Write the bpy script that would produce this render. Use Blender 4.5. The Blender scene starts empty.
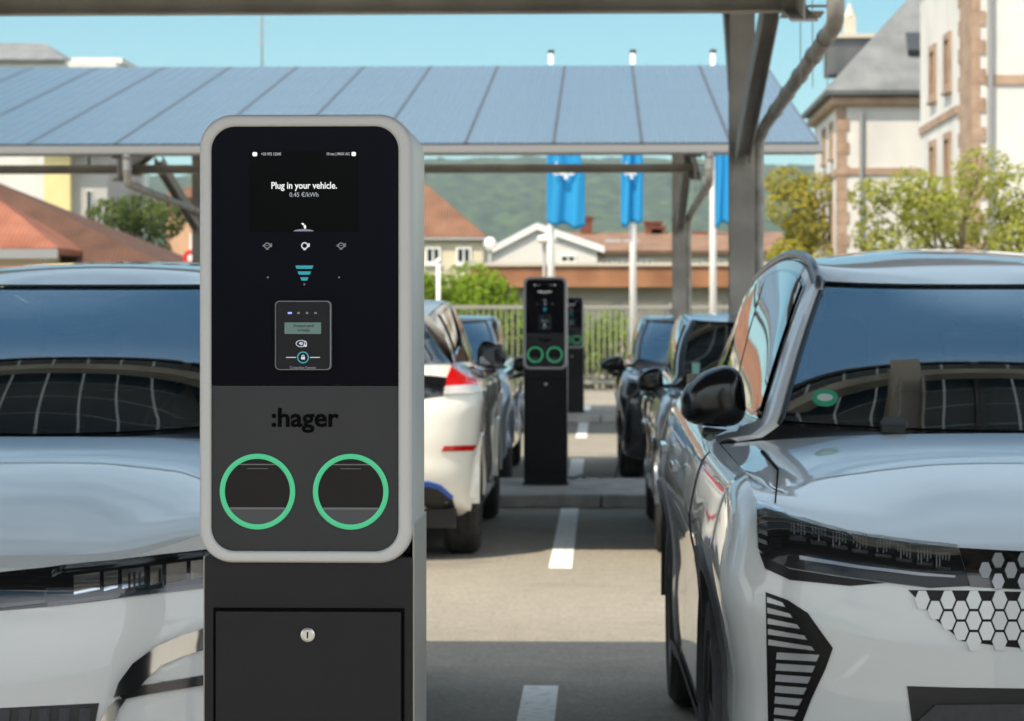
import bpy, bmesh, math, random
from mathutils import Vector, Matrix, noise
from mathutils.bvhtree import BVHTree
random.seed(7)
S = bpy.context.scene
COL = S.collection
PI = math.pi
R = math.radians

# ------------------------------------------------------------------ camera
F = 2600.0
YAW = R(1.94)
CAMZ = 1.40
HOR = 321.0
CAM = Vector((0, 0, CAMZ))
HAZE = .00017

def ray(px, py):
    X = (px - 512.0) / F
    return Vector((X*math.cos(YAW) - math.sin(YAW), X*math.sin(YAW) + math.cos(YAW), (HOR - py) / F))

def at(px, py, Y):
    d = ray(px, py)
    return CAM + d * (Y / d.y)

cam_d = bpy.data.cameras.new('camera')
cam = bpy.data.objects.new('camera', cam_d)
COL.objects.link(cam)
cam.location = CAM
cam.rotation_euler = (R(90), 0, YAW)
cam_d.sensor_width = 36
cam_d.lens = F / 1024 * 36
cam_d.shift_y = -39.5 / 1024
cam_d.clip_start = 0.05
cam_d.clip_end = 12000
cam_d.dof.use_dof = True
cam_d.dof.focus_distance = 4.5
cam_d.dof.aperture_fstop = 11.5
S.camera = cam

# ------------------------------------------------------------------ world
SUN_EL, SUN_AZ = R(57), R(-36)      # azimuth measured from "behind the camera" towards its left
W_ = bpy.data.worlds.new('World')
S.world = W_
W_.use_nodes = True
nt = W_.node_tree
bg = nt.nodes['Background']
sky = nt.nodes.new('ShaderNodeTexSky')
sky.sky_type = 'NISHITA'
sky.sun_disc = False
sky.sun_elevation = SUN_EL
sky.altitude = 200
sky.air_density = 1.0
sky.dust_density = 0.1
sky.ozone_density = 1.6
sdir = Vector((math.sin(SUN_AZ)*math.cos(SUN_EL), -math.cos(SUN_AZ)*math.cos(SUN_EL), math.sin(SUN_EL)))  # towards the sun
sky.sun_rotation = math.atan2(sdir.x, sdir.y)
tint = nt.nodes.new('ShaderNodeMix')
tint.data_type = 'RGBA'; tint.blend_type = 'MULTIPLY'
tint.inputs[0].default_value = 1.0
tint.inputs[7].default_value = (0.56, 0.95, 0.93, 1)
nt.links.new(sky.outputs[0], tint.inputs[6])
# bright clouds added to the unseen sky behind the camera and overhead, filling the shade
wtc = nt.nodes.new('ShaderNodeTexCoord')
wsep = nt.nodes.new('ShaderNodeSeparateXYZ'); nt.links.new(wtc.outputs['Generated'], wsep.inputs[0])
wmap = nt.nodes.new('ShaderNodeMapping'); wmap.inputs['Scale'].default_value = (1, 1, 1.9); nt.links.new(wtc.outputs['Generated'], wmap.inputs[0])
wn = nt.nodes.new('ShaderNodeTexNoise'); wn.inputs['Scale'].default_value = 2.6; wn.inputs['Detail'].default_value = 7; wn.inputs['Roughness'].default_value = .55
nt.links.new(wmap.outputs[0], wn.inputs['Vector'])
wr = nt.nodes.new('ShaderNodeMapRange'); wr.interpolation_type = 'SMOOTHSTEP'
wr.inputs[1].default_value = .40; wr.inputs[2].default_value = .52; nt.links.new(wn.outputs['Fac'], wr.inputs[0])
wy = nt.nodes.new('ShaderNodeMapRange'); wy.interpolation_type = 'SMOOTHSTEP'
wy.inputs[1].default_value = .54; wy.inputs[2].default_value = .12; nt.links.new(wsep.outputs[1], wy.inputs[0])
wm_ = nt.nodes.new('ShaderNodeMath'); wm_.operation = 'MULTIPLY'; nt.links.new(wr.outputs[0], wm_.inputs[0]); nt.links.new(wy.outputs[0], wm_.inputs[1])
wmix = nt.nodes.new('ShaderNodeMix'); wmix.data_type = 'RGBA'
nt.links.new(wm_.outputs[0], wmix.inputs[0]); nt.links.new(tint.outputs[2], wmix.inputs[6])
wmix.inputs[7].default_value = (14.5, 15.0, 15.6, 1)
# pale cloud band added high in the unseen northern sky to brighten the hoods
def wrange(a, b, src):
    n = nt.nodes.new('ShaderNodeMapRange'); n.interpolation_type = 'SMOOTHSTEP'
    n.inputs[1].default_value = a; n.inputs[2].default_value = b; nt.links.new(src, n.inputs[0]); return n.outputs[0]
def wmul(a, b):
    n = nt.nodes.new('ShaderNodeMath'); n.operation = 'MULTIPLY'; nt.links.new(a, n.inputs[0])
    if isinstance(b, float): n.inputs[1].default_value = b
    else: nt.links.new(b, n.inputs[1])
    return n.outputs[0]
veil_fill = wmul(wmul(wrange(.17, .30, wsep.outputs[2]), wrange(.80, .66, wsep.outputs[2])), wmul(wrange(-.05, .25, wsep.outputs[1]), wmul(wrange(.33, .62, wn.outputs['Fac']), .85)))
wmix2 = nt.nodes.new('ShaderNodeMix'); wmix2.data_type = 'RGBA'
nt.links.new(veil_fill, wmix2.inputs[0]); nt.links.new(wmix.outputs[2], wmix2.inputs[6])
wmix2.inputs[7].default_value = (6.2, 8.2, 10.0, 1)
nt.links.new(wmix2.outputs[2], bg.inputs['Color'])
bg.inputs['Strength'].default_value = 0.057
sun_d = bpy.data.lights.new('sun', 'SUN')
sun_d.energy = 2.7
sun_d.angle = R(0.53)
sun_d.color = (1.0, 0.88, 0.70)
sun = bpy.data.objects.new('sun', sun_d)
COL.objects.link(sun)
sun.location = (0, 0, 30)
sun.rotation_euler = (-sdir).to_track_quat('-Z', 'Y').to_euler()
S.view_settings.view_transform = 'Standard'
S.view_settings.look = 'None'
S.view_settings.exposure = 1.25
S.view_settings.gamma = 1
S.view_settings.use_curve_mapping = False
S.render.engine = 'CYCLES'
S.cycles.max_bounces = 8
S.cycles.glossy_bounces = 5
S.cycles.transmission_bounces = 6
S.cycles.transparent_max_bounces = 12
S.cycles.volume_bounces = 0
S.cycles.caustics_reflective = False
S.cycles.caustics_refractive = False
S.cycles.use_denoising = True
S.cycles.sample_clamp_indirect = 6

# ------------------------------------------------------------------ materials
M = {}
def mat(name, col=(.5, .5, .5), rough=.5, metal=0., coat=0., emit=None, es=1., spec=.5, coat_r=.03):
    es *= .42
    m = bpy.data.materials.new(name)
    m.use_nodes = True
    b = m.node_tree.nodes['Principled BSDF']
    b.inputs['Base Color'].default_value = (*col, 1)
    b.inputs['Roughness'].default_value = rough
    b.inputs['Metallic'].default_value = metal
    b.inputs['Coat Weight'].default_value = coat
    b.inputs['Coat Roughness'].default_value = coat_r
    b.inputs['Specular IOR Level'].default_value = spec
    if emit:
        b.inputs['Emission Color'].default_value = (*emit, 1)
        b.inputs['Emission Strength'].default_value = es
    M[name] = m
    return m

def N(m, t, **kw):
    n = m.node_tree.nodes.new(t)
    for k, v in kw.items():
        setattr(n, k, v)
    return n
def L(m, a, b):
    m.node_tree.links.new(a, b)
def bsdf(m):
    return m.node_tree.nodes['Principled BSDF']

def noisy(m, c1, c2, scale, detail=4, rough=None, bump=0., bscale=None, lo=.35, hi=.65, coord='Object', stretch=None, c3=None):
    """two-colour procedural noise on a material, optional bump"""
    tc = N(m, 'ShaderNodeTexCoord')
    src = tc.outputs[coord]
    if stretch:
        mp = N(m, 'ShaderNodeMapping')
        mp.inputs['Scale'].default_value = stretch
        L(m, src, mp.inputs[0]); src = mp.outputs[0]
    n1 = N(m, 'ShaderNodeTexNoise')
    n1.inputs['Scale'].default_value = scale
    n1.inputs['Detail'].default_value = detail
    L(m, src, n1.inputs['Vector'])
    cr = N(m, 'ShaderNodeValToRGB')
    cr.color_ramp.elements[0].position = lo; cr.color_ramp.elements[0].color = (*c1, 1)
    cr.color_ramp.elements[1].position = hi; cr.color_ramp.elements[1].color = (*c2, 1)
    if c3:
        e = cr.color_ramp.elements.new((lo+hi)/2); e.color = (*c3, 1)
    L(m, n1.outputs['Fac'], cr.inputs[0])
    L(m, cr.outputs[0], bsdf(m).inputs['Base Color'])
    if bump:
        n2 = N(m, 'ShaderNodeTexNoise')
        n2.inputs['Scale'].default_value = bscale or scale*4
        n2.inputs['Detail'].default_value = 3
        L(m, src, n2.inputs['Vector'])
        bp = N(m, 'ShaderNodeBump')
        bp.inputs['Strength'].default_value = bump
        bp.inputs['Distance'].default_value = .01
        L(m, n2.outputs['Fac'], bp.inputs['Height'])
        L(m, bp.outputs[0], bsdf(m).inputs['Normal'])
    return cr

# --- ground
m = mat('asphalt', rough=.9)
tc = N(m, 'ShaderNodeTexCoord')
def noise_node(sc, det=3):
    n = N(m, 'ShaderNodeTexNoise'); n.inputs['Scale'].default_value = sc; n.inputs['Detail'].default_value = det
    L(m, tc.outputs['Object'], n.inputs['Vector']); return n
big = noise_node(.5, 5); fine = noise_node(95, 2); mid = noise_node(9, 4)
cr = N(m, 'ShaderNodeValToRGB')
cr.color_ramp.elements[0].position = .3; cr.color_ramp.elements[0].color = (.150, .138, .121, 1)
cr.color_ramp.elements[1].position = .7; cr.color_ramp.elements[1].color = (.325, .294, .238, 1)
ad = N(m, 'ShaderNodeMath', operation='MULTIPLY_ADD'); ad.inputs[1].default_value = .55
ad2 = N(m, 'ShaderNodeMath', operation='MULTIPLY_ADD'); ad2.inputs[1].default_value = .25
ad3 = N(m, 'ShaderNodeMath', operation='MULTIPLY'); ad3.inputs[1].default_value = .25
L(m, mid.outputs['Fac'], ad3.inputs[0]); L(m, big.outputs['Fac'], ad2.inputs[0]); L(m, ad3.outputs[0], ad2.inputs[2])
L(m, fine.outputs['Fac'], ad.inputs[0]); L(m, ad2.outputs[0], ad.inputs[2])
L(m, ad.outputs[0], cr.inputs[0])
stn = noise_node(.9, 6); stn2 = noise_node(38, 3)
sr = N(m, 'ShaderNodeMapRange'); sr.inputs[1].default_value = .56; sr.inputs[2].default_value = .72; sr.inputs[3].default_value = 1.0; sr.inputs[4].default_value = .72
L(m, stn.outputs['Fac'], sr.inputs[0])
s2 = N(m, 'ShaderNodeMapRange'); s2.inputs[1].default_value = .35; s2.inputs[2].default_value = .65; s2.inputs[3].default_value = .84; s2.inputs[4].default_value = 1.14
L(m, stn2.outputs['Fac'], s2.inputs[0])
mm_ = N(m, 'ShaderNodeMath', operation='MULTIPLY'); L(m, sr.outputs[0], mm_.inputs[0]); L(m, s2.outputs[0], mm_.inputs[1])
mxa = N(m, 'ShaderNodeMix', data_type='RGBA', blend_type='MULTIPLY'); mxa.inputs[0].default_value = 1
L(m, cr.outputs[0], mxa.inputs[6]); L(m, mm_.outputs[0], mxa.inputs[7])
L(m, mxa.outputs[2], bsdf(m).inputs['Base Color'])
bp = N(m, 'ShaderNodeBump'); bp.inputs['Strength'].default_value = .5; bp.inputs['Distance'].default_value = .006
L(m, fine.outputs['Fac'], bp.inputs['Height']); L(m, bp.outputs[0], bsdf(m).inputs['Normal'])

m = mat('line_paint', rough=.75); noisy(m, (.52, .51, .48), (.82, .82, .79), 22, 6, lo=.25, hi=.5, bump=.3, bscale=90)
m = mat('kerb_stone', rough=.9); noisy(m, (.32, .305, .285), (.48, .46, .43), 6, 6, bump=.4, bscale=60)
m = mat('meadow', rough=1); noisy(m, (.05, .075, .025), (.11, .12, .05), .05, 5)
m = mat('hill_forest', rough=1); noisy(m, (.005, .022, .010), (.045, .082, .024), .11, 7, lo=.36, hi=.64, c3=(.019, .042, .016))

# --- charger
mat('frame_grey', (.46, .455, .45), .38, coat=.1)
m = mat('housing_silver', (.55, .54, .51), .40, metal=.45)
mat('panel_black', (.0025, .0022, .0060), .18, spec=.06)
m = mat('panel_grey', (.060, .060, .066), .45, spec=.3); noisy(m, (.021, .0205, .023), (.027, .0265, .0295), 3, 3)
m = mat('pedestal', (.03, .03, .033), .5, spec=.25); noisy(m, (.007, .0068, .0078), (.0105, .010, .0112), 2.5, 4, bump=.06, bscale=500)
mat('screen_black', (.0008, .0008, .001), .2, spec=.06)
mat('screen_white', (0, 0, 0), .4, emit=(1, 1, 1), es=.95)
mat('screen_dim', (0, 0, 0), .4, emit=(.75, .8, .85), es=.42)
mat('icon_bright', (.1, .1, .1), .4, emit=(.85, .9, 1), es=.65)
mat('icon_grey', (.22, .22, .24), .5)
mat('teal_led', (0, .05, .06), .4, emit=(.02, .42, .50), es=.62)
mat('teal_line', (.05, .25, .3), .4, emit=(.05, .45, .55), es=.4)
mat('blue_led', (0, 0, .1), .4, emit=(.25, .3, 1), es=1.6)
mat('glow_white', (0, 0, 0), .4, emit=(.75, .78, 1), es=.30)
mat('ring_green', (.02, .2, .1), .35, emit=(.055, .47, .21), es=.70)
mat('logo_black', (.002, .002, .002), .8, spec=.05)
mat('socket_dark', (.010, .0085, .0085), .5, spec=.2)
mat('socket_lip', (.13, .13, .14), .4)
mat('socket_recess', (.045, .045, .05), .5)
mat('side_metal', (.36, .35, .325), .40, metal=.45)
mat('lcd', (.10, .17, .155), .3, emit=(.1, .2, .18), es=.12)
mat('lcd_text', (.03, .06, .055), .4)
mat('reader_body', (.007, .007, .009), .3, spec=.2)
mat('reader_edge', (.20, .20, .215), .4)
mat('steel', (.62, .61, .58), .3, metal=1)

# --- structures
m = mat('galvanised', (.28, .26, .24), .55, metal=.1); noisy(m, (.33, .305, .275), (.47, .44, .40), 3, 6, bump=.1, bscale=40)
m = mat('gutter_white', (.25, .255, .26), .45)
m = mat('pipe_zinc', (.38, .36, .34), .45, metal=.25); noisy(m, (.24, .225, .205), (.42, .40, .37), 5, 5)
mat('alu', (.52, .53, .55), .38, metal=.7)
mat('alu_dark', (.07, .08, .095), .45, metal=.3)
mat('cable_black', (.012, .012, .013), .5)

# --- PV glass: dark cells with translucent gaps
m = mat('pv_glass', rough=.3, coat=.40, coat_r=.10, spec=.3)
b = bsdf(m)
tc = N(m, 'ShaderNodeTexCoord')
sx = N(m, 'ShaderNodeSeparateXYZ'); L(m, tc.outputs['Object'], sx.inputs[0])
def gapmask(out, period, gap, offs=0.):
    a = N(m, 'ShaderNodeMath', operation='ADD'); a.inputs[1].default_value = offs + 100*period
    L(m, out, a.inputs[0])
    d = N(m, 'ShaderNodeMath', operation='DIVIDE'); d.inputs[1].default_value = period; L(m, a.outputs[0], d.inputs[0])
    fr = N(m, 'ShaderNodeMath', operation='FRACT'); L(m, d.outputs[0], fr.inputs[0])
    lt = N(m, 'ShaderNodeMath', operation='LESS_THAN'); lt.inputs[1].default_value = gap/period; L(m, fr.outputs[0], lt.inputs[0])
    return lt.outputs[0]
gx = gapmask(sx.outputs[0], 1.04/6, .012, .006)
gy = gapmask(sx.outputs[1], 1.92/12, .005, .0025)
mx = N(m, 'ShaderNodeMath', operation='MAXIMUM'); L(m, gx, mx.inputs[0]); L(m, gy, mx.inputs[1])
n1 = N(m, 'ShaderNodeTexNoise'); n1.inputs['Scale'].default_value = 2.0; L(m, tc.outputs['Object'], n1.inputs['Vector'])
cr = N(m, 'ShaderNodeValToRGB')
cr.color_ramp.elements[0].color = (.026, .050, .080, 1); cr.color_ramp.elements[1].color = (.040, .066, .098, 1)
L(m, n1.outputs['Fac'], cr.inputs[0]); L(m, cr.outputs[0], b.inputs['Base Color'])
tr = N(m, 'ShaderNodeBsdfTranslucent'); tr.inputs[0].default_value = (.30, .32, .32, 1)
ad_ = N(m, 'ShaderNodeAddShader'); L(m, b.outputs[0], ad_.inputs[0]); L(m, tr.outputs[0], ad_.inputs[1])
ms = N(m, 'ShaderNodeMixShader')
L(m, mx.outputs[0], ms.inputs[0]); L(m, b.outputs[0], ms.inputs[1]); L(m, ad_.outputs[0], ms.inputs[2])
L(m, ms.outputs[0], m.node_tree.nodes['Material Output'].inputs['Surface'])

# --- buildings
def plaster(name, c, dirt=.86):
    m = mat(name, c, .9); noisy(m, tuple(v*dirt for v in c), c, .7, 6, lo=.3, hi=.55, bump=.1, bscale=30)
plaster('plaster_white', (.66, .645, .62)); plaster('plaster_cream', (.62, .56, .42)); plaster('plaster_yellow', (.70, .60, .30))
plaster('plaster_grey', (.42, .41, .40)); plaster('plaster_pink', (.62, .38, .25)); plaster('plaster_beige', (.55, .50, .42))
m = mat('sandstone', (.42, .24, .15), .9); noisy(m, (.30, .20, .14), (.41, .29, .21), 2.2, 5)
def tiles(name, c1, c2, dirn=(0, 0, 1), per=.30):
    m = mat(name, c1, .85)
    cr = noisy(m, c1, c2, 1.6, 6, lo=.3, hi=.7)
    tc = N(m, 'ShaderNodeTexCoord')
    wv = N(m, 'ShaderNodeTexWave', wave_type='BANDS', bands_direction='X'); wv.inputs['Scale'].default_value = .5/per*2*PI/ (2*PI) * 2
    wz = N(m, 'ShaderNodeTexWave', wave_type='BANDS', bands_direction='Z', wave_profile='SAW'); wz.inputs['Scale'].default_value = 3.2
    L(m, tc.outputs['Object'], wv.inputs[0]); L(m, tc.outputs['Object'], wz.inputs[0])
    a = N(m, 'ShaderNodeMath', operation='ADD'); L(m, wv.outputs['Fac'], a.inputs[0]); L(m, wz.outputs['Fac'], a.inputs[1])
    bp = N(m, 'ShaderNodeBump'); bp.inputs['Strength'].default_value = .7; bp.inputs['Distance'].default_value = .05
    L(m, a.outputs[0], bp.inputs['Height']); L(m, bp.outputs[0], bsdf(m).inputs['Normal'])
tiles('tile_orange', (.22, .072, .038), (.34, .13, .075))
tiles('tile_brown', (.16, .078, .045), (.26, .13, .078))
tiles('tile_umber', (.075, .032, .018), (.125, .056, .032))
tiles('tile_dull', (.18, .10, .065), (.28, .17, .11))
tiles('slate', (.155, .165, .175), (.245, .255, .262))
mat('window_glass', (.03, .035, .04), .06, coat=.5)
mat('white_paint', (.78, .78, .76), .4)
mat('wood_trim', (.32, .21, .13), .7)
m = mat('rust_fascia', (.30, .13, .06), .8); noisy(m, (.22, .09, .045), (.36, .17, .085), 1.2, 5)
m = mat('fence_steel', (.33, .32, .29), .5, metal=.3)
mat('flag_blue', (.012, .26, .55), .85)
mat('flag_white', (.8, .8, .8), .7)
mat('sign_red', (.55, .02, .02), .4); mat('sign_white', (.75, .75, .75), .4)

# --- foliage
def leafm(name, c1, c2, c3, tl=.35):
    m = mat(name, c1, .75, spec=.12)
    g = N(m, 'ShaderNodeNewGeometry')
    cr = N(m, 'ShaderNodeValToRGB')
    e = cr.color_ramp.elements
    e[0].position = 0; e[0].color = (*c1, 1); e[1].position = 1; e[1].color = (*c3, 1)
    q = e.new(.55); q.color = (*c2, 1)
    L(m, g.outputs['Random Per Island'], cr.inputs[0])
    L(m, cr.outputs[0], bsdf(m).inputs['Base Color'])
    t = N(m, 'ShaderNodeBsdfTranslucent'); L(m, cr.outputs[0], t.inputs[0])
    ms = N(m, 'ShaderNodeMixShader'); ms.inputs[0].default_value = tl
    L(m, bsdf(m).outputs[0], ms.inputs[1]); L(m, t.outputs[0], ms.inputs[2])
    L(m, ms.outputs[0], m.node_tree.nodes['Material Output'].inputs['Surface'])
leafm('leaf_green', (.05, .085, .02), (.085, .125, .03), (.14, .17, .05))
leafm('leaf_olive', (.16, .18, .05), (.24, .25, .08), (.32, .31, .11), .45)
leafm('leaf_yellow', (.26, .24, .035), (.36, .33, .055), (.46, .41, .09), .4)
leafm('leaf_bright', (.11, .19, .015), (.18, .28, .02), (.25, .34, .04))
leafm('leaf_pale', (.25, .28, .045), (.36, .385, .075), (.47, .46, .12), .5)
m = mat('bark', (.11, .08, .055), .95); noisy(m, (.07, .05, .035), (.15, .11, .08), 8, 5, bump=.5)

# --- cars
def paint(name, c, metal=0., rough=.4, coat=1.):
    m = mat(name, c, rough, metal=metal, coat=coat, coat_r=.012)
    bsdf(m).inputs['Coat IOR'].default_value = 1.55
    return m
paint('paint_pearl', (.70, .705, .69), .0, .42)
paint('paint_white', (.76, .755, .73), .0, .42)
paint('paint_cream', (.82, .79, .70), .0, .42)
paint('paint_blue', (.26, .31, .37), .55, .3)
paint('paint_slate', (.13, .155, .185), .75, .28)
paint('paint_black', (.035, .037, .042), .5, .25)
mat('trim_black', (.012, .012, .013), .35)
mat('gloss_black', (.006, .006, .007), .06, coat=.6)
m = mat('cladding', (.05, .052, .055), .6); noisy(m, (.045, .046, .05), (.058, .06, .064), 40, 2, bump=.15, bscale=300)
m = mat('tyre', (.022, .022, .021), .85); noisy(m, (.018, .018, .017), (.035, .033, .03), 14, 4, bump=.2, bscale=120)
mat('alloy', (.30, .31, .32), .3, metal=.9)
mat('alloy_dark', (.05, .052, .056), .3, metal=.6)
mat('chrome', (.72, .73, .74), .08, metal=1)
mat('dark_chrome', (.10, .10, .105), .14, metal=.9)
mat('led_glass', (.42, .43, .44), .22, metal=.3)
mat('lamp_led', (.30, .30, .305), .18, metal=.35)
mat('lamp_body', (.012, .0115, .0115), .25, spec=.15)
mat('tail_red', (.50, .006, .008), .12, coat=1)
mat('tail_clear', (.55, .53, .52), .12, coat=1)
mat('interior', (.035, .035, .036), .7)
mat('mirror_black', (.008, .008, .009), .16)
mat('lamp_cell', (.20, .20, .205), .15, metal=.8)
mat('sticker_teal', (.22, .45, .38), .5)
mat('seat_cloth', (.06, .06, .062), .85)
mat('seat_light', (.34, .34, .33), .8)
mat('side_glass', (.010, .013, .015), .03, coat=1.0, spec=.9)
mat('sticker_green', (.03, .33, .17), .5)
mat('sticker_white', (.6, .65, .6), .5)
mat('rail_satin', (.16, .165, .175), .25, metal=.6)
mat('blue_trim', (.02, .10, .42), .35)

def clear_glass(name, tintc, ior, k):
    m = mat(name)
    t = N(m, 'ShaderNodeBsdfTransparent'); t.inputs[0].default_value = (*tintc, 1)
    g = N(m, 'ShaderNodeBsdfGlossy'); g.inputs['Roughness'].default_value = .0
    g.inputs[0].default_value = (.88, .96, 1, 1)
    f = N(m, 'ShaderNodeFresnel'); f.inputs[0].default_value = ior
    mu = N(m, 'ShaderNodeMath', operation='MULTIPLY'); mu.inputs[1].default_value = k; mu.use_clamp = True
    L(m, f.outputs[0], mu.inputs[0])
    ms = N(m, 'ShaderNodeMixShader')
    L(m, mu.outputs[0], ms.inputs[0]); L(m, t.outputs[0], ms.inputs[1]); L(m, g.outputs[0], ms.inputs[2])
    L(m, ms.outputs[0], m.node_tree.nodes['Material Output'].inputs['Surface'])
clear_glass('windshield_glass', (.60, .64, .64), 2.0, 3.3)
clear_glass('lamp_cover', (.92, .93, .94), 1.45, .5)

# ------------------------------------------------------------------ object helpers
def link(o, parent=None):
    COL.objects.link(o)
    if parent is not None:
        o.parent = parent
    return o

def props(o, label=None, cat=None, group=None, kind=None):
    if label: o['label'] = label
    if cat: o['category'] = cat
    if group: o['group'] = group
    if kind: o['kind'] = kind
    return o

def thing(name, label, cat, loc=(0, 0, 0), rz=0., group=None):
    o = bpy.data.objects.new(name, None)
    o.empty_display_size = .1
    link(o)
    o.location = loc
    o.rotation_euler = (0, 0, rz)
    return props(o, label, cat, group)

class MB:
    def __init__(s):
        s.v = []; s.f = []; s.m = []
        s.cur = 0
    def add(s, vs, fs, mi=None):
        o = len(s.v)
        s.v += [tuple(v) for v in vs]
        s.f += [tuple(i+o for i in f) for f in fs]
        s.m += [s.cur if mi is None else mi]*len(fs)
        return s
    def box(s, x0, x1, y0, y1, z0, z1, mi=None):
        vs = [(x, y, z) for z in (z0, z1) for y in (y0, y1) for x in (x0, x1)]
        fs = [(0, 2, 3, 1), (4, 5, 7, 6), (0, 1, 5, 4), (2, 6, 7, 3), (0, 4, 6, 2), (1, 3, 7, 5)]
        return s.add(vs, fs, mi)
    def hexa(s, pts, mi=None):   # 8 points: bottom 4 ccw, top 4 ccw
        fs = [(3, 2, 1, 0), (4, 5, 6, 7), (0, 1, 5, 4), (1, 2, 6, 5), (2, 3, 7, 6), (3, 0, 4, 7)]
        return s.add(pts, fs, mi)
    def bar(s, a, b, w, h, up=(0, 0, 1), mi=None):
        a = Vector(a); b = Vector(b); d = (b-a).normalized(); up = Vector(up)
        sd = d.cross(up)
        if sd.length < 1e-4: sd = d.cross(Vector((1, 0, 0)))
        sd.normalize(); u2 = sd.cross(d).normalized()
        pts = []
        for p in (a, b):
            for su, sv in ((-1, -1), (1, -1), (1, 1), (-1, 1)):
                pts.append(p + sd*su*w/2 + u2*sv*h/2)
        return s.hexa(pts, mi)
    def tube(s, pts, r, n=10, mi=None, cap=True):
        pts = [Vector(p) for p in pts]
        k = len(pts)
        rr = r if isinstance(r, (list, tuple)) else [r]*k
        vs = []; prev = None
        for i, p in enumerate(pts):
            d = (pts[min(i+1, k-1)] - pts[max(i-1, 0)]).normalized()
            if prev is None:
                a = d.orthogonal().normalized()
            else:
                a = (prev - d*prev.dot(d)).normalized()
            prev = a
            b = d.cross(a)
            for j in range(n):
                t = 2*PI*j/n
                vs.append(p + (a*math.cos(t) + b*math.sin(t))*rr[i])
        fs = []
        for i in range(k-1):
            for j in range(n):
                fs.append((i*n+j, i*n+(j+1) % n, (i+1)*n+(j+1) % n, (i+1)*n+j))
        if cap:
            fs.append(tuple(range(n))[::-1]); fs.append(tuple((k-1)*n+j for j in range(n)))
        return s.add(vs, fs, mi)
    def lathe(s, prof, n=32, axis='z', c=(0, 0, 0), mi=None):  # prof: (r, h)
        vs = []
        for (r, h) in prof:
            for j in range(n):
                t = 2*PI*j/n
                a, b = r*math.cos(t), r*math.sin(t)
                p = {'z': (a, b, h), 'x': (h, a, b), 'y': (a, h, b)}[axis]
                vs.append((p[0]+c[0], p[1]+c[1], p[2]+c[2]))
        fs = []
        for i in range(len(prof)-1):
            for j in range(n):
                fs.append((i*n+j, i*n+(j+1) % n, (i+1)*n+(j+1) % n, (i+1)*n+j))
        return s.add(vs, fs, mi)
    def grid(s, rows, mi=None, closed=False):
        nr = len(rows); nc = len(rows[0])
        vs = [p for r in rows for p in r]
        fs = []
        for i in range(nr-1):
            for j in range(nc if closed else nc-1):
                fs.append((i*nc+j, i*nc+(j+1) % nc, (i+1)*nc+(j+1) % nc, (i+1)*nc+j))
        return s.add(vs, fs, mi)
    def prism(s, poly, y0, y1, mi=None):     # polygon in (x, z), extruded along y (y0 front)
        n = len(poly)
        vs = [(x, y0, z) for x, z in poly] + [(x, y1, z) for x, z in poly]
        fs = [tuple(range(n)), tuple(range(2*n-1, n-1, -1))]
        for i in range(n):
            j = (i+1) % n
            fs.append((i, i+n, j+n, j))
        return s.add(vs, fs, mi)
    def build(s, name, mats, parent=None, smooth=False, angle=None, bevel=0., seg=2, merge=0., recalc=True, loc=None):
        me = bpy.data.meshes.new(name)
        me.from_pydata(s.v, [], s.f)
        if not isinstance(mats, (list, tuple)): mats = [mats]
        for m_ in mats:
            me.materials.append(M[m_] if isinstance(m_, str) else m_)
        me.polygons.foreach_set('material_index', s.m)
        if merge or recalc:
            bm = bmesh.new(); bm.from_mesh(me)
            if merge: bmesh.ops.remove_doubles(bm, verts=bm.verts, dist=merge)
            if recalc: bmesh.ops.recalc_face_normals(bm, faces=bm.faces)
            bm.to_mesh(me); bm.free()
        if smooth:
            me.polygons.foreach_set('use_smooth', [True]*len(me.polygons))
            if angle: me.set_sharp_from_angle(angle=R(angle))
        me.update()
        o = bpy.data.objects.new(name, me)
        link(o, parent)
        if loc is not None: o.location = loc
        if bevel:
            bv = o.modifiers.new('bevel', 'BEVEL')
            bv.width = bevel; bv.segments = seg; bv.limit_method = 'ANGLE'; bv.angle_limit = R(40)
        return o

def rrect(x0, x1, z0, z1, r, n=8):
    pts = []
    for cx, cz, a0 in ((x1-r, z1-r, 0), (x0+r, z1-r, 90), (x0+r, z0+r, 180), (x1-r, z0+r, 270)):
        for i in range(n+1):
            t = R(a0 + 90*i/n)
            pts.append((cx + r*math.cos(t), cz + r*math.sin(t)))
    return pts

def text(name, body, size, m, parent, loc, bold=0., align='CENTER', rz=0., rot=None, depth=.0006, width=None, rows=None):
    cu = bpy.data.curves.new(name, 'FONT')
    cu.body = body
    cu.size = size
    cu.align_x = align
    cu.align_y = 'CENTER'
    cu.extrude = depth
    cu.offset = bold
    cu.resolution_u = 3
    o = bpy.data.objects.new(name, cu)
    COL.objects.link(o)
    dg = bpy.context.evaluated_depsgraph_get()
    me = bpy.data.meshes.new_from_object(o.evaluated_get(dg))
    bpy.data.objects.remove(o)
    if width:
        xs = [v.co.x for v in me.vertices]; k = width/(max(xs)-min(xs))
        for v in me.vertices: v.co.x *= k
    if not me.materials: me.materials.append(M[m])
    else: me.materials[0] = M[m]
    o = bpy.data.objects.new(name, me)
    link(o, parent)
    o.location = loc
    o.rotation_euler = rot or (R(90), 0, rz)
    return o

def copy_tree(o, parent=None):
    c = o.copy()
    COL.objects.link(c)
    if parent is not None:
        c.parent = parent
    for ch in list(o.children):
        copy_tree(ch, c)
    return c

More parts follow.
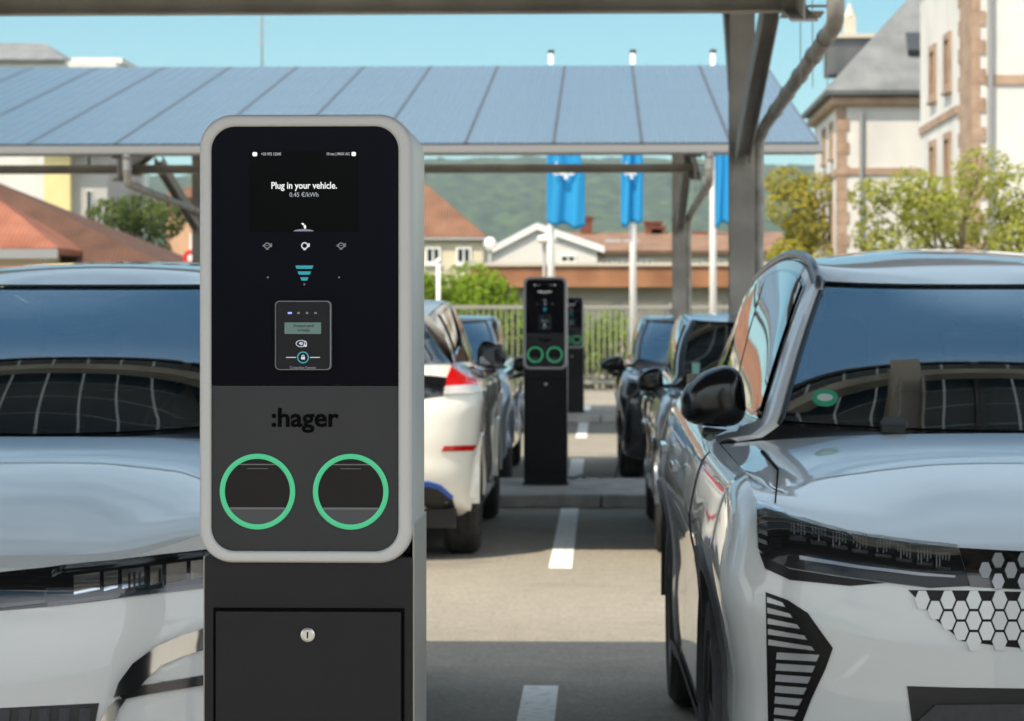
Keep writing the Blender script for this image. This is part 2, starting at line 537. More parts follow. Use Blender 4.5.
def lerp(a, b, t): return a + (b-a)*t
def sstep(a, b, x):
    t = max(0., min(1., (x-a)/(b-a))); return t*t*(3-2*t)
def crom(pts, n):
    """Catmull-Rom through a list of tuples, n samples"""
    k = len(pts)-1; out = []
    for i in range(n):
        u = i/(n-1)*k; j = min(int(u), k-1); t = u-j
        p0 = pts[max(j-1, 0)]; p1 = pts[j]; p2 = pts[j+1]; p3 = pts[min(j+2, k)]
        out.append(tuple(.5*((2*b)+(-a+c)*t+(2*a-5*b+4*c-d)*t*t+(-a+3*b-3*c+d)*t*t*t) for a, b, c, d in zip(p0, p1, p2, p3)))
    return out
def resample(pts, n):
    pts = [Vector(p) for p in pts]
    d = [0.]
    for a, b in zip(pts, pts[1:]): d.append(d[-1] + (b-a).length)
    out = []; j = 0
    for i in range(n):
        t = d[-1]*i/(n-1)
        while j < len(pts)-2 and d[j+1] < t: j += 1
        k = 0 if d[j+1] == d[j] else (t-d[j])/(d[j+1]-d[j])
        out.append(pts[j].lerp(pts[j+1], min(max(k, 0), 1)))
    return out
# ------------------------------------------------------------------ car generator
class Car:
    pass

def coons(F_, C_, Le, Ri, nx, ny):
    """F_ front curve (xi), C_ back curve (xi), Le s-curve at xi=0, Ri s-curve at xi=1 -> rows[s][xi]"""
    F_ = resample(F_, nx); C_ = resample(C_, nx); Le = resample(Le, ny); Ri = resample(Ri, ny)
    rows = []
    for j in range(ny):
        s = j/(ny-1); row = []
        for i in range(nx):
            x = (i/(nx-1))**2
            p = (F_[i]*(1-s) + C_[i]*s + Le[j]*(1-x) + Ri[j]*x
                 - (F_[0]*(1-s)*(1-x) + F_[-1]*(1-s)*x + C_[0]*s*(1-x) + C_[-1]*s*x))
            row.append(p)
        rows.append(row)
    return rows

def mirror_rows(mb, rows, mi=0):
    mb.grid(rows, mi)
    mb.grid([[(-p[0], p[1], p[2]) for p in r][::-1] for r in rows], mi)

def make_wheel(car, name, x, y, sx, Rw, width, rim_mat, spokes=5):
    w = MB()
    r_ = Rw
    prof = [(r_*.66, -width/2+.01), (r_*.70, -width/2), (r_*.90, -width/2), (r_*.975, -width/2+.022), (r_, -width/2+.06),
            (r_, width/2-.06), (r_*.975, width/2-.022), (r_*.90, width/2), (r_*.70, width/2), (r_*.66, width/2-.01)]
    w.lathe(prof, 40, 'x')
    for g in (-.25, 0, .25):        # tread grooves as raised ribs between
        w.lathe([(r_+.0, g*width-.012), (r_+.004, g*width-.010), (r_+.004, g*width+.010), (r_+.0, g*width+.012)], 40, 'x')
    o = w.build('wheel', 'tyre', car.root, smooth=True, angle=35)
    o.location = (x, y, Rw)
    m_ = MB()
    xo = sx*(width/2-.02)
    m_.lathe([(r_*.665, xo), (r_*.66, xo+sx*.012), (r_*.60, xo+sx*.010), (r_*.57, xo-sx*.05), (r_*.57, -sx*width/2)], 40, 'x')
    m_.lathe([(0.001, xo+sx*.004), (r_*.16, xo+sx*.004), (r_*.17, xo-sx*.03)], 24, 'x')
    for k in range(spokes):
        for dlt in (-.10, .10):
            t = 2*PI*k/spokes + dlt
            a = (xo-sx*.01, .12*r_*math.cos(t), .12*r_*math.sin(t))
            b = (xo-sx*.004, .62*r_*math.cos(t+dlt*.9), .62*r_*math.sin(t+dlt*.9))
            m_.bar(a, b, .03, .026, up=(1, 0, 0))
    m_.build('rim', rim_mat, o, smooth=True, angle=35)
    d = MB()
    d.lathe([(0.001, xo-sx*.055), (r_*.5, xo-sx*.055), (r_*.5, xo-sx*.075)], 28, 'x')
    d.build('brake_disc', 'dark_chrome', o)
    return o

def make_car(name, label, cat, P, loc, rz, group=None):
    c = Car()
    c.P = P
    c.root = thing(name, label, cat, loc, rz, group)
    W, Ln = P['W'], P['L']
    Yc, Yr, n = P.get('Yc', .72), P.get('Yr', .6), P.get('n', 6)
    nrm = P.get('nr', 5)
    bowf, bowr = P.get('bow', .05), P.get('bowr', .06)
    sub = P.get('sub', 5)
    nf, ns, nb = P.get('nf', 60), P.get('ns', 110), P.get('nb', 36)
    M0 = len(P['side'])
    nrows = (M0-1)*sub+1
    side = crom(P['side'], nrows); front = crom(P['front'], nrows); rear = crom(P['rear'], nrows)
    tF, tM, tR = P.get('tap', (.985, 1., .99))
    rise = P.get('rise', .04)
    yw = P['wheels']; Rw = P['Rw']; Ra = P.get('Ra', Rw+.055)
    def tap(y):
        if y < 2.0: return lerp(tF, tM, sstep(Yc*.6, 2.0, y))
        return lerp(tM, tR, sstep(2.0, Ln-Yr, y))
    # arc-length tables for the superellipse ends
    def table(Y, n_):
        tb = [(0., 0.)]; px, py = 0., 0.; acc = 0.
        for i in range(1, 1501):
            a = i/1500
            x = W*math.sin(a*PI/2)**(2/n_); y = Y-Y*max(math.cos(a*PI/2), 0)**(2/n_)
            acc += math.hypot(x-px, y-py); px, py = x, y
            tb.append((a, acc))
        return [(a, s/acc) for a, s in tb]
    def inv(tb, s):
        lo, hi = 0, len(tb)-1
        while hi-lo > 1:
            md = (lo+hi)//2
            if tb[md][1] < s: lo = md
            else: hi = md
        k = (s-tb[lo][1])/max(tb[hi][1]-tb[lo][1], 1e-9)
        return lerp(tb[lo][0], tb[hi][0], k)
    tbf, tbr = table(Yc, n), table(Yr, nrm)
    wa, wb = P.get('wt', (.35, .95))
    flare = P.get('flare', .018)
    def sidept(y, r):
        fr = r/(nrows-1)
        i, z = side[r]
        x = (W-i)*tap(y)
        z = z + rise*fr*fr*(y-Yc)/(Ln-Yc-Yr)
        for q in yw:
            d = math.hypot(y-q, z-Rw)
            x += flare*math.exp(-((d-Ra-.03)/.11)**2)*sstep(1.0, .6, fr)
        return Vector((x, y, z))
    def fpt(s, r):
        a = inv(tbf, s)
        cs = math.sin(a*PI/2)**(2/n); sn = max(math.cos(a*PI/2), 0)**(2/n)
        w = sstep(wa, wb, s)
        p = sidept(Yc, r)
        return Vector((p.x*cs, Yc-(Yc-front[r][0]-bowf*cs*cs)*sn, lerp(front[r][1], p.z, w)))
    def rpt(s, r):
        a = inv(tbr, s)
        cs = math.sin(a*PI/2)**(2/nrm); sn = max(math.cos(a*PI/2), 0)**(2/nrm)
        w = sstep(.4, .95, s)
        p = sidept(Ln-Yr, r)
        return Vector((p.x*cs, Ln-Yr+(Yr-rear[r][0]-bowr*cs*cs)*sn, lerp(rear[r][1], p.z, w)))
    cols = []
    for k in range(nf): cols.append(('f', k/nf))
    for k in range(ns+1): cols.append(('s', lerp(Yc, Ln-Yr, k/ns)))
    for k in range(nb): cols.append(('r', 1-(k+1)/nb))
    def pt(kc, r):
        t, v = kc
        return fpt(v, r) if t == 'f' else sidept(v, r) if t == 's' else rpt(v, r)
    rows = [[pt(kc, r) for kc in cols] for r in range(nrows)]
    mb = MB()
    # --- shell with wheel openings
    nc = len(cols)
    for sx in (1, -1):
        vs = [(p.x*sx, p.y, p.z) for row in rows for p in row]
        fs = []
        for r in range(nrows-1):
            for k in range(nc-1):
                ce = (rows[r][k]+rows[r+1][k+1])/2
                if ce.x > W-.25 and any(math.hypot(ce.y-q, ce.z-Rw) < Ra for q in yw): continue
                f = (r*nc+k, r*nc+k+1, (r+1)*nc+k+1, (r+1)*nc+k)
                fs.append(f if sx > 0 else f[::-1])
        mb.add(vs, fs, 0)
    full = MB()
    for sx in (1, -1):
        full.grid([[(p.x*sx, p.y, p.z) for p in row] for row in rows])
    last = rows[-1]
    # --- hood (own part)
    yc0, zc0 = P['cowl']
    ycs = P['cowl_side']
    fr_i = 0
    kc_ = P.get('corner', .80)
    kcor = int(nf*kc_)
    Fc = last[:kcor+1]
    Sc = [p for p, kc in zip(last, cols) if (kc[0] == 'f' and kc[1] >= kcor/nf) or (kc[0] == 's' and kc[1] <= ycs)]
    pe = Sc[-1].copy()
    Cc = []
    for i in range(21):
        x = i/20
        Cc.append(Vector((pe.x*x, lerp(yc0, pe.y, x**2.2), lerp(zc0, pe.z, x**2.6))))
    hb = P.get('hood_bulge', .02)
    Lc = []
    for j in range(31):
        s = j/30
        Lc.append(Vector((0, lerp(last[0].y, yc0, s), lerp(last[0].z, zc0, s**.85) + hb*math.sin(PI*s))))
    hrows = coons(Fc, Cc, Lc, Sc, 44, 50)
    cre, crx = P.get('crease', (.012, .6))
    for j, row in enumerate(hrows):
        s = j/49
        for i, p in enumerate(row):
            x = i/43
            e = crx + .12*(1-s)
            if x < e: k = 1 - .15*(1-x/e)
            else: k = max(0., 1-(x-e)/.13); k = k*k*(3-2*k)
            p.z += cre*k*math.sin(PI*min(1, s*1.0))**.6
            p.z += P.get('hood_mid', .0)*math.exp(-((x)/.25)**2)*math.sin(PI*s)
    hm = MB()
    for i in range(44):
        hrows[0][i] = hrows[0][i] + (hrows[1][i]-hrows[0][i]).normalized()*.004
    for j in range(50):
        hrows[j][43] = hrows[j][43] + (hrows[j][42]-hrows[j][43]).normalized()*.004
    hs = hrows[:-1]
    lipf = [p + Vector((0, .004, -.02)) for p in hs[0]]
    mirror_rows(hm, [lipf] + hs)
    # --- rails of the greenhouse
    base = [p for p, kc in zip(last, cols) if kc[0] == 's' and kc[1] >= ycs-1e-6 and kc[1] <= P['yB0']]
    base = [sidept(ycs, nrows-1)] + base + [sidept(P['yB0'], nrows-1)]
    NU = P.get('nu', 40)
    base = resample(base, NU)
    top = resample(crom(P['rail'], 60), NU)
    NV = 22
    bulge = P.get('side_bulge', .03)
    sh1, sh2 = P.get('shoulder', (.05, .085))
    def sideglass(u_i, v):
        b_, t_ = base[u_i], top[u_i]
        q1 = b_ + Vector((-sh1, 0, .012)); q2 = b_ + Vector((-sh2, .01, .05))
        if v < .10: k = v/.10; return b_.lerp(q1, k)
        if v < .20: k = (v-.10)/.10; return q1.lerp(q2, k)
        k = (v-.20)/.80
        p = q2.lerp(t_, k)
        return p + Vector((bulge*math.sin(PI*k*.9), 0, 0))
    srows = [[sideglass(u, v/(NV-1)) for u in range(NU)] for v in range(NV)]
    mirror_rows(mb, srows, 0)
    # pillar strip to the windscreen edge
    pw, pf = P.get('pillar', (.050, .030))
    E = [srows[v][0] for v in range(NV)]
    v0 = 4
    G = []
    for v in range(NV):
        k = max(0, (v-v0)/(NV-1-v0))
        G.append(E[v] + Vector((-pw*(1-.25*k), -pf*(1-k), .006)))
    prow = [[E[v].lerp(G[v], t/4) + Vector((0, -.012*math.sin(PI*t/4), .012*math.sin(PI*t/4))) for v in range(NV)] for t in range(5)]
    mirror_rows(mb, prow, 0)
    # windscreen
    yw0, zw0 = P['ws_base']; yh0, zh0 = P['header']
    g0 = G[v0]; g1 = G[-1]
    Wb = [Vector((g0.x*i/20, lerp(yw0, g0.y, (i/20)**2.2), lerp(zw0, g0.z, (i/20)**2))) for i in range(21)]
    Hd = [Vector((g1.x*i/20, lerp(yh0, g1.y, (i/20)**3), lerp(zh0, g1.z, (i/20)**3))) for i in range(21)]
    bw = P.get('ws_bulge', .02)
    Lw = [Wb[0].lerp(Hd[0], j/20) + Vector((0, -.5, .86))*bw*math.sin(PI*j/20) for j in range(21)]
    wrows = coons(Wb, Hd, Lw, G[v0:], 40, 34)
    wm = MB()
    mirror_rows(wm, wrows[1:-1], 0)
    fritm = MB()
    fb = lambda rws: mirror_rows(fritm, [[p + Vector((0, .002, -.003)) for p in r] for r in rws])
    fb(wrows[0:3]); fb(wrows[-3:]); fb([r[-3:] for r in wrows])
    # roof
    Hr = Hd + [E[-1]]
    rc = crom(P['roof'], 40)
    Lr = [Vector((0, y, z)) for y, z in rc]
    te = top[-1]
    Rr = [Vector((te.x*i/20, lerp(Lr[-1].y, te.y, (i/20)**2.5), lerp(Lr[-1].z, te.z, (i/20)**2.5))) for i in range(21)]
    rrows = coons(Hr, Rr, Lr, top, 30, 40)
    mirror_rows(mb, rrows, 0)
    # hatch
    yB0 = P['yB0']
    bot = [p for p, kc in zip(last, cols) if kc[0] == 'r' or (kc[0] == 's' and kc[1] > yB0)][::-1] + [base[-1]]
    E2 = [srows[v][-1] for v in range(NV)]
    trows = coons(bot, Rr, [bot[0], (bot[0]+Rr[0])/2 + Vector((0, P.get('hatch_bulge', .05), .03)), Rr[0]], E2, 30, 30)
    mirror_rows(mb, trows, 0)
    c.body = mb.build('body', P['paint'], c.root, smooth=True, angle=48, merge=.0006, recalc=False)
    c.hood = hm.build('hood', P['paint'], c.root, smooth=True, angle=60, merge=.0006, recalc=False)
    # cowl
    cm = MB()
    Cg = Cc[:]
    Wx = Wb + [G[2], E[0]]
    A = resample(Cg, 24); B = resample(Wx, 24)
    mirror_rows(cm, [[A[i] + Vector((0, -.02, -.012)) for i in range(24)], [A[i].lerp(B[i], .5) + Vector((0, 0, -.014)) for i in range(24)], [B[i] for i in range(24)]])
    c.cowl = cm.build('cowl', 'trim_black', c.root, smooth=True, merge=.0006)
    c.ws = wm.build('windshield', P.get('ws_mat', 'windshield_glass'), c.root, smooth=True, merge=.0006)
    sl_ = MB()
    for sx in (1, -1):
        sl_.tube([Vector((sx*p.x, p.y-.003, p.z+.004)) for p in G[v0:]], .0065, 6)
    sl_.tube([Vector((sx*p.x, p.y-.002, p.z+.003)) for sx, seq in ((-1, Hd[::-1]), (1, Hd[1:])) for p in seq], .003, 6)
    sl_.build('windshield_seal', 'trim_black', c.root, smooth=True)
    fritm.build('windshield_frame', 'gloss_black', c.root, smooth=True)
    # lower grille-side of the front: under body closing and dark inner box
    ub = MB()
    ub.box(-W+.16, W-.16, .25, Ln-.25, .19, .30)
    ub.box(-W+.30, W-.30, .30, yc0+.1, .30, .72)
    ub.build('underbody', 'trim_black', c.root)
    # rear window
    rw = MB()
    mirror_rows(rw, [[p + Vector((0, .006, .004)) for p in r[:-4]] for r in trows[P.get('rw0', 6):-2]])
    c.rear_window = rw.build('rear_window', 'side_glass', c.root, smooth=True, merge=.0006)
    # side windows: black surround + panes
    def patch(u0, u1, v0_, v1_, off, slant0=0., slant1=0., nn=14, mm=10):
        out = []
        for j in range(mm):
            row = []
            v = lerp(v0_, v1_, j/(mm-1))
            for i in range(nn):
                k = (v-v0_)/(v1_-v0_)
                u = lerp(u0 + slant0*k, u1 + slant1*k, i/(nn-1))*(NU-1)
                a = min(int(u), NU-2); f = u-a
                p = sideglass(a, v).lerp(sideglass(a+1, v), f)
                row.append(p + Vector((off, 0, off*.3)))
            out.append(row)
        return out
    dlo = P.get('dlo', (.03, .93, .24, .93))
    for sx in (1, -1):
        def put(nm, rws, mt, par):
            w = MB()
            w.grid([[(p.x*sx, p.y, p.z) for p in r] for r in rws])
            return w.build(nm, mt, par, smooth=True)
        sur = put('window_trim', patch(dlo[0], dlo[1], dlo[2]-.02, dlo[3]+.02, .004, 0, P.get('dlo_slant', -.05), 30), 'gloss_black', c.root)
        sp = P.get('split', (.46, .80))
        put('window_pane', patch(dlo[0]+.015, sp[0]-.008, dlo[2], dlo[3], .009), 'side_glass', sur)
        put('window_pane', patch(sp[0]+.008, sp[1]-.006, dlo[2], dlo[3], .009), 'side_glass', sur)
        put('window_pane', patch(sp[1]+.006, dlo[1]-.012, dlo[2], dlo[3], .009, 0, P.get('dlo_slant', -.05)), 'side_glass', sur)
        # doors as panels standing 3 mm proud of the shell
        r0, r1 = int(nrows*.14), int(nrows*.93)
        y0, ym, y1 = P.get('doors', (yw[0]+.62, (yw[0]+yw[1])/2+.10, yw[1]-.42))
        for ya, yb in ((y0, ym-.004), (ym+.004, y1)):
            dr = []
            for r in range(r0, r1+1):
                cut = 0.
                row = []
                for i in range(20):
                    y = lerp(ya, yb, i/19)
                    p = sidept(y, r)
                    if yb == y1:
                        d = math.hypot(p.y-yw[1], p.z-Rw)
                        if d < Ra+.10:
                            yy = yw[1]-math.sqrt(max((Ra+.10)**2-(p.z-Rw)**2, 0))
                            y = min(y, yy); p = sidept(y, r)
                    row.append(Vector((p.x+.0035, p.y, p.z)))
                dr.append(row)
            dd = put('door', dr, P['paint'], c.root)
            h = MB()
            ph = sidept(yb-.16, int(nrows*.80))
            h.bar((sx*(ph.x+.026), ph.y-.10, ph.z), (sx*(ph.x+.026), ph.y+.10, ph.z+.004), .022, .026)
            h.bar((sx*(ph.x+.008), ph.y-.08, ph.z), (sx*(ph.x+.026), ph.y-.08, ph.z), .02, .02)
            h.bar((sx*(ph.x+.008), ph.y+.08, ph.z), (sx*(ph.x+.026), ph.y+.08, ph.z), .02, .02)
            h.build('handle', P['paint'], dd, bevel=.006)
        # arches
        for q in yw:
            am = MB(); ring = []
            t0, t1 = P.get('arch_t', (-14, 194))
            for rad, off in ((Ra-.012, -.05), (Ra-.008, .010), (Ra+P.get('arch_w', .055), .012), (Ra+P.get('arch_w', .055)+.004, -.004)):
                row = []
                for k in range(61):
                    t = R(lerp(t0, t1, k/60))
                    y = q+rad*math.cos(t); z = max(Rw+rad*math.sin(t), P['side'][0][1])
                    best = None
                    for r in range(nrows-1):
                        za = sidept(y, r) if Yc <= y <= Ln-Yr else None
                        if za is None: break
                        zb = sidept(y, r+1)
                        if za.z <= z <= zb.z:
                            best = lerp(za.x, zb.x, (z-za.z)/max(zb.z-za.z, 1e-6)); break
                    if best is None:
                        # near the corner: look for the point on the end cap with this y and z
                        best = W*.9; bd = 9
                        for kk, rr in ((kk, rr) for kk in range(0, nc, 2) for rr in range(0, nrows, 2)):
                            p = rows[rr][kk]
                            d = abs(p.y-y)+abs(p.z-z)
                            if d < bd: bd, best = d, p.x
                    row.append(Vector((sx*(best+off), y, z)))
                ring.append(row)
            am.grid(ring)
            # liner
            lin = []
            for xx in (W-.03, W-.34):
                lin.append([Vector((sx*xx, q+(Ra+.01)*math.cos(R(k*6)), Rw+(Ra+.01)*math.sin(R(k*6)))) for k in range(31)])
            am.grid(lin)
            am.add([(sx*(W-.34), q-Ra-.01, Rw-.05), (sx*(W-.34), q+Ra+.01, Rw-.05), (sx*(W-.34), q+Ra+.01, Rw+Ra+.02), (sx*(W-.34), q-Ra-.01, Rw+Ra+.02)], [(0, 1, 2, 3)])
            am.build('wheel_arch', P.get('arch', 'cladding'), c.root, smooth=True, angle=40)
            make_wheel(c, 'wheel', sx*(W-P.get('win', .15)), q, sx, Rw, .215, P.get('rim', 'alloy_dark'))
        if P.get('sill', True):
            sm = MB()
            ys = [lerp(yw[0]+Ra+.03, yw[1]-Ra-.03, k/20) for k in range(21)]
            sl = []
            for r in range(0, int(nrows*.18)+1):
                sl.append([Vector((sx*(sidept(y, r).x+.012), y, sidept(y, r).z-.002)) for y in ys])
            sm.grid(sl)
            sm.build('sill', 'cladding', c.root, smooth=True)
        # mirrors
        mp = P.get('mirror')
        if mp:
            mo = MB()
            mx_, my_, mz_ = mp['pos']; a, b_, h = mp['size']
            rr = []
            for i in range(17):
                t = PI*i/16
                row = []
                for j in range(28):
                    q = 2*PI*j/28
                    e = lambda v, k: math.copysign(abs(v)**k, v)
                    X = e(math.cos(q), .7)*e(math.sin(t), .55)
                    Z = e(math.sin(q), .65)*e(math.sin(t), .55)
                    Yv = -e(math.cos(t), .9)
                    X2 = X*a*(1-.10*Z)
                    Z2 = Z*h*((1-.48*((X+1)/2)**2) if Z > 0 else (1-.22*(X+1)/2)) - .006*X
                    Y2 = Yv*b_*(1 if Yv < 0 else .45) + .25*b_*X
                    row.append((sx*(mx_+X2), my_+Y2, mz_+Z2))
                rr.append(row)
            mo.grid(rr, closed=True)
            mobj = mo.build('side_mirror', mp.get('mat', 'mirror_black'), c.root, smooth=True, merge=.0005)
            ft = MB()
            ft.hexa([(sx*(mx_-a*1.15-.05), my_-.035, mz_-h-.040), (sx*(mx_+a*.35), my_-.035, mz_-h-.022), (sx*(mx_+a*.35), my_+.04, mz_-h-.022), (sx*(mx_-a*1.15-.05), my_+.05, mz_-h-.040),
                     (sx*(mx_-a*1.15-.05), my_-.035, mz_-h-.012), (sx*(mx_+a*.35), my_-.035, mz_-h+.012), (sx*(mx_+a*.35), my_+.04, mz_-h+.012), (sx*(mx_-a*1.15-.05), my_+.05, mz_-h-.012)])
            ft.build('mirror_foot', 'trim_black', mobj, bevel=.012)
            gl = MB()
            gl.box(mx_-a*.8, mx_+a*.8, my_+b_*.47, my_+b_*.50, mz_-h*.75, mz_+h*.7)
            if sx < 0: gl.v = [(-v[0], v[1], v[2]) for v in gl.v]
            gl.build('mirror_glass', 'side_glass', mobj)
        # roof rail
        if P.get('roof_rail'):
            tb = MB()
            k0, k1 = int(NU*.02), int(NU*.93)
            pts = [Vector((sx*(top[k].x-.015), top[k].y, top[k].z+.020)) for k in range(k0, k1)]
            pts = [Vector((pts[0].x+sx*.0, pts[0].y-.05, pts[0].z-.075)), Vector((pts[0].x+sx*.0, pts[0].y-.045, pts[0].z-.02)), Vector((pts[0].x+sx*.0, pts[0].y-.025, pts[0].z-.004))] + pts + [Vector((pts[-1].x, pts[-1].y+.06, pts[-1].z-.05))]
            tb.tube(pts, [.011]+[.015]*(len(pts)-2)+[.010], 12)
            tb.build('roof_rail', P['roof_rail'], c.root, smooth=True)
    # interior
    zi = zw0
    dsh = MB()
    dsh.grid([[(x, yw0+.10+.25*abs(x)**2, zi-.05) for x in (-.62, -.3, 0, .3, .62)], [(x, yw0+.45, zi-.01) for x in (-.66, -.3, 0, .3, .66)],
              [(x, yw0+.72, zi-.03) for x in (-.66, -.3, 0, .3, .66)], [(x, yw0+.76, zi-.35) for x in (-.66, -.3, 0, .3, .66)]])
    dsh.build('dashboard', 'interior', c.root, smooth=True)
    for sx in (-1, 1):
        st = MB()
        ys = yw0+1.45
        st.hexa([(sx*.37-.25, ys-.10, .62), (sx*.37+.25, ys-.10, .62), (sx*.37+.25, ys+.06, .60), (sx*.37-.25, ys+.06, .60),
                 (sx*.37-.21, ys+.10, 1.20), (sx*.37+.21, ys+.10, 1.20), (sx*.37+.21, ys+.20, 1.20), (sx*.37-.21, ys+.20, 1.20)])
        so = st.build('seat', P.get('seat', 'seat_cloth'), c.root, bevel=.05, seg=3)
        hd = MB()
        hd.hexa([(sx*.37-.13, ys+.10, 1.23), (sx*.37+.13, ys+.10, 1.23), (sx*.37+.13, ys+.20, 1.23), (sx*.37-.13, ys+.20, 1.23),
                 (sx*.37-.11, ys+.13, 1.41), (sx*.37+.11, ys+.13, 1.41), (sx*.37+.11, ys+.20, 1.41), (sx*.37-.11, ys+.20, 1.41)])
        hd.build('headrest', P.get('seat', 'seat_cloth'), so, bevel=.03, seg=3)
    sw = MB()
    sgn = 1
    cx, cy, cz = sgn*.37, yw0+.86, zi-.03
    pts = [(cx+.185*math.cos(t), cy+.185*math.sin(t)*.35, cz+.185*math.sin(t)*.93) for t in [2*PI*k/28 for k in range(29)]]
    sw.tube(pts, .016, 8)
    sw.tube([(cx-.18, cy, cz), (cx+.18, cy, cz)], .02, 8)
    sw.tube([(cx, cy-.02, cz), (cx, cy-.15, cz-.08)], .035, 8)
    sw.build('steering_wheel', 'interior', c.root, smooth=True)
    fl = MB()
    fl.box(-W+.2, W-.2, yw0+.3, yB0-.1, .30, .42)
    fl.box(-W+.25, W-.25, yB0-.75, yB0-.6, .42, 1.15)
    fl.build('cabin_floor', 'interior', c.root)
    mh = MB()
    hz = zh0-.055
    mh.hexa([(-.10, yh0-.20, hz-.075), (.10, yh0-.20, hz-.075), (.13, yh0+.0, hz-.03), (-.13, yh0+.0, hz-.03),
             (-.10, yh0-.16, hz-.035), (.10, yh0-.16, hz-.035), (.13, yh0+.02, hz+.02), (-.13, yh0+.02, hz+.02)])
    mh.hexa([(-.12, yh0-.02, hz-.16), (.12, yh0-.02, hz-.16), (.12, yh0+.01, hz-.16), (-.12, yh0+.01, hz-.16),
             (-.12, yh0-.02, hz-.09), (.12, yh0-.02, hz-.09), (.12, yh0+.01, hz-.09), (-.12, yh0+.01, hz-.09)])
    mh.build('rear_view_mirror', 'interior', c.root, bevel=.012)
    # world-space surfaces for placing details on the bodywork
    mw = Matrix.Translation(Vector(loc)) @ Matrix.Rotation(rz, 4, 'Z')
    c.mw = mw; c.imw = mw.inverted()
    allv = full.v[:]; allf = full.f[:]
    for ob in (hm,):
        o = len(allv); allv += ob.v; allf += [tuple(i+o for i in f) for f in ob.f]
    c.bvh = BVHTree.FromPolygons([mw @ Vector(v) for v in allv], allf)
    ex = MB(); ex.v = allv[:]; ex.f = allf[:]
    for rw_ in (srows, trows, rrows, wrows, prow): mirror_rows(ex, rw_)
    c.bvh_all = BVHTree.FromPolygons([mw @ Vector(v) for v in ex.v], ex.f)
    c.sidept = sidept; c.nrows = nrows
    return c

def on_car(c, px, py, which='bvh'):
    d = ray(px, py).normalized()
    h = getattr(c, which).ray_cast(CAM, d)
    if h[0] is None:
        nd = c.root.location.y
        h = getattr(c, which).find_nearest(CAM + d*(nd/d.y + .15))
    nrm = h[1]
    if nrm.dot(d) > 0: nrm = -nrm
    return h[0], nrm

def stick(c, name, polys, m, off=.004, mirror=True, step=9., parent=None, which='bvh', label=None, skirt=.006, wcorner=None):
    """bodywork detail: outlines read off the photo, seated on the car's own surface with real thickness"""
    if polys and not isinstance(polys[0][0], (tuple, list)): polys = [polys]
    bm = bmesh.new()
    for poly in polys:
        vs = [bm.verts.new((x, y, 0)) for x, y in poly]
        bm.faces.new(vs)
    xs = [p[0] for q in polys for p in q]; ys = [p[1] for q in polys for p in q]
    def cuts(lo, hi, co_i):
        k = lo + step
        while k < hi - 1e-6:
            co = [0, 0, 0]; co[co_i] = k; no = [0, 0, 0]; no[co_i] = 1
            bmesh.ops.bisect_plane(bm, geom=bm.verts[:]+bm.edges[:]+bm.faces[:], plane_co=co, plane_no=no, dist=1e-5)
            k += step
    cuts(min(xs), max(xs), 0); cuts(min(ys), max(ys), 1)
    data = {}
    for v in bm.verts:
        p, nr = on_car(c, v.co.x, v.co.y, which)
        data[v.index] = 0
        v.co = c.imw @ p
        v.normal = (c.imw.to_3x3() @ nr).normalized()
    nrmls = {v: v.normal.copy() for v in bm.verts}
    for _ in range(3):
        nn = {}
        for v in bm.verts:
            a = nrmls[v]*1.0
            for e in v.link_edges: a = a + nrmls[e.other_vert(v)]
            nn[v] = a.normalized()
        nrmls = nn
    for v in bm.verts: v.co += nrmls[v]*off
    be = [e for e in bm.edges if e.is_boundary]
    inner = []
    for _ in range(0):
        mv = {}
        for v in inner:
            ns_ = [e.other_vert(v).co for e in v.link_edges]
            mv[v] = v.co*.4 + sum(ns_, Vector())*(.6/len(ns_))
        for v in inner: v.co = mv[v]
    low = {}
    for e in be:
        for v in e.verts:
            if v not in low:
                low[v] = None
    for v in list(low):
        low[v] = bm.verts.new(v.co - nrmls[v]*(off+skirt))
    for e in be:
        a, b = e.verts
        try: bm.faces.new((a, b, low[b], low[a]))
        except ValueError: pass
    bmesh.ops.recalc_face_normals(bm, faces=bm.faces)
    me = bpy.data.meshes.new(name); bm.to_mesh(me); bm.free()
    me.materials.append(M[m])
    me.polygons.foreach_set('use_smooth', [True]*len(me.polygons))
    me.set_sharp_from_angle(angle=R(40))
    o = bpy.data.objects.new(name, me)
    link(o, parent or c.root)
    if label: o['label'] = label
    o2 = None
    if mirror:
        me2 = me.copy()
        for v in me2.vertices: v.co.x *= -1
        me2.flip_normals()
        o2 = bpy.data.objects.new(name, me2)
        link(o2, c.root if parent is None else parent)
        if label: o2['label'] = label
    return o, o2
# ------------------------------------------------------------------ ground, kerbs, markings
g = MB()
g.grid([[(x, y, 0) for x in (-4000, -60, 60, 4000)] for y in (-4000, -60, 62, 4000)])
props(g.build('ground', 'meadow'), kind='structure').location.z = -.012
g = MB(); g.grid([[(x, y, 0) for x in (-58, -20, 0, 20, 58)] for y in (-58, -20, 0, 20, 40, 56)])
props(g.build('asphalt', 'asphalt'), kind='structure')
PITCH = 16.4
for k in range(-1, 3):
    y0 = 3.06 + PITCH*k
    kb = MB()
    x = -22.0
    kb.box(-22.98, 17.0, y0+.105, y0+1.96, .0, .096)
    while x < 17:                       # kerb stones one metre long along both edges
        kb.box(x-.985, x-.003, y0, y0+.10, 0, .102)
        kb.box(x-.985, x-.003, y0+1.965, y0+2.065, 0, .102)
        x += 1.0
    props(kb.build('kerb', 'kerb_stone', bevel=.012), kind='structure')
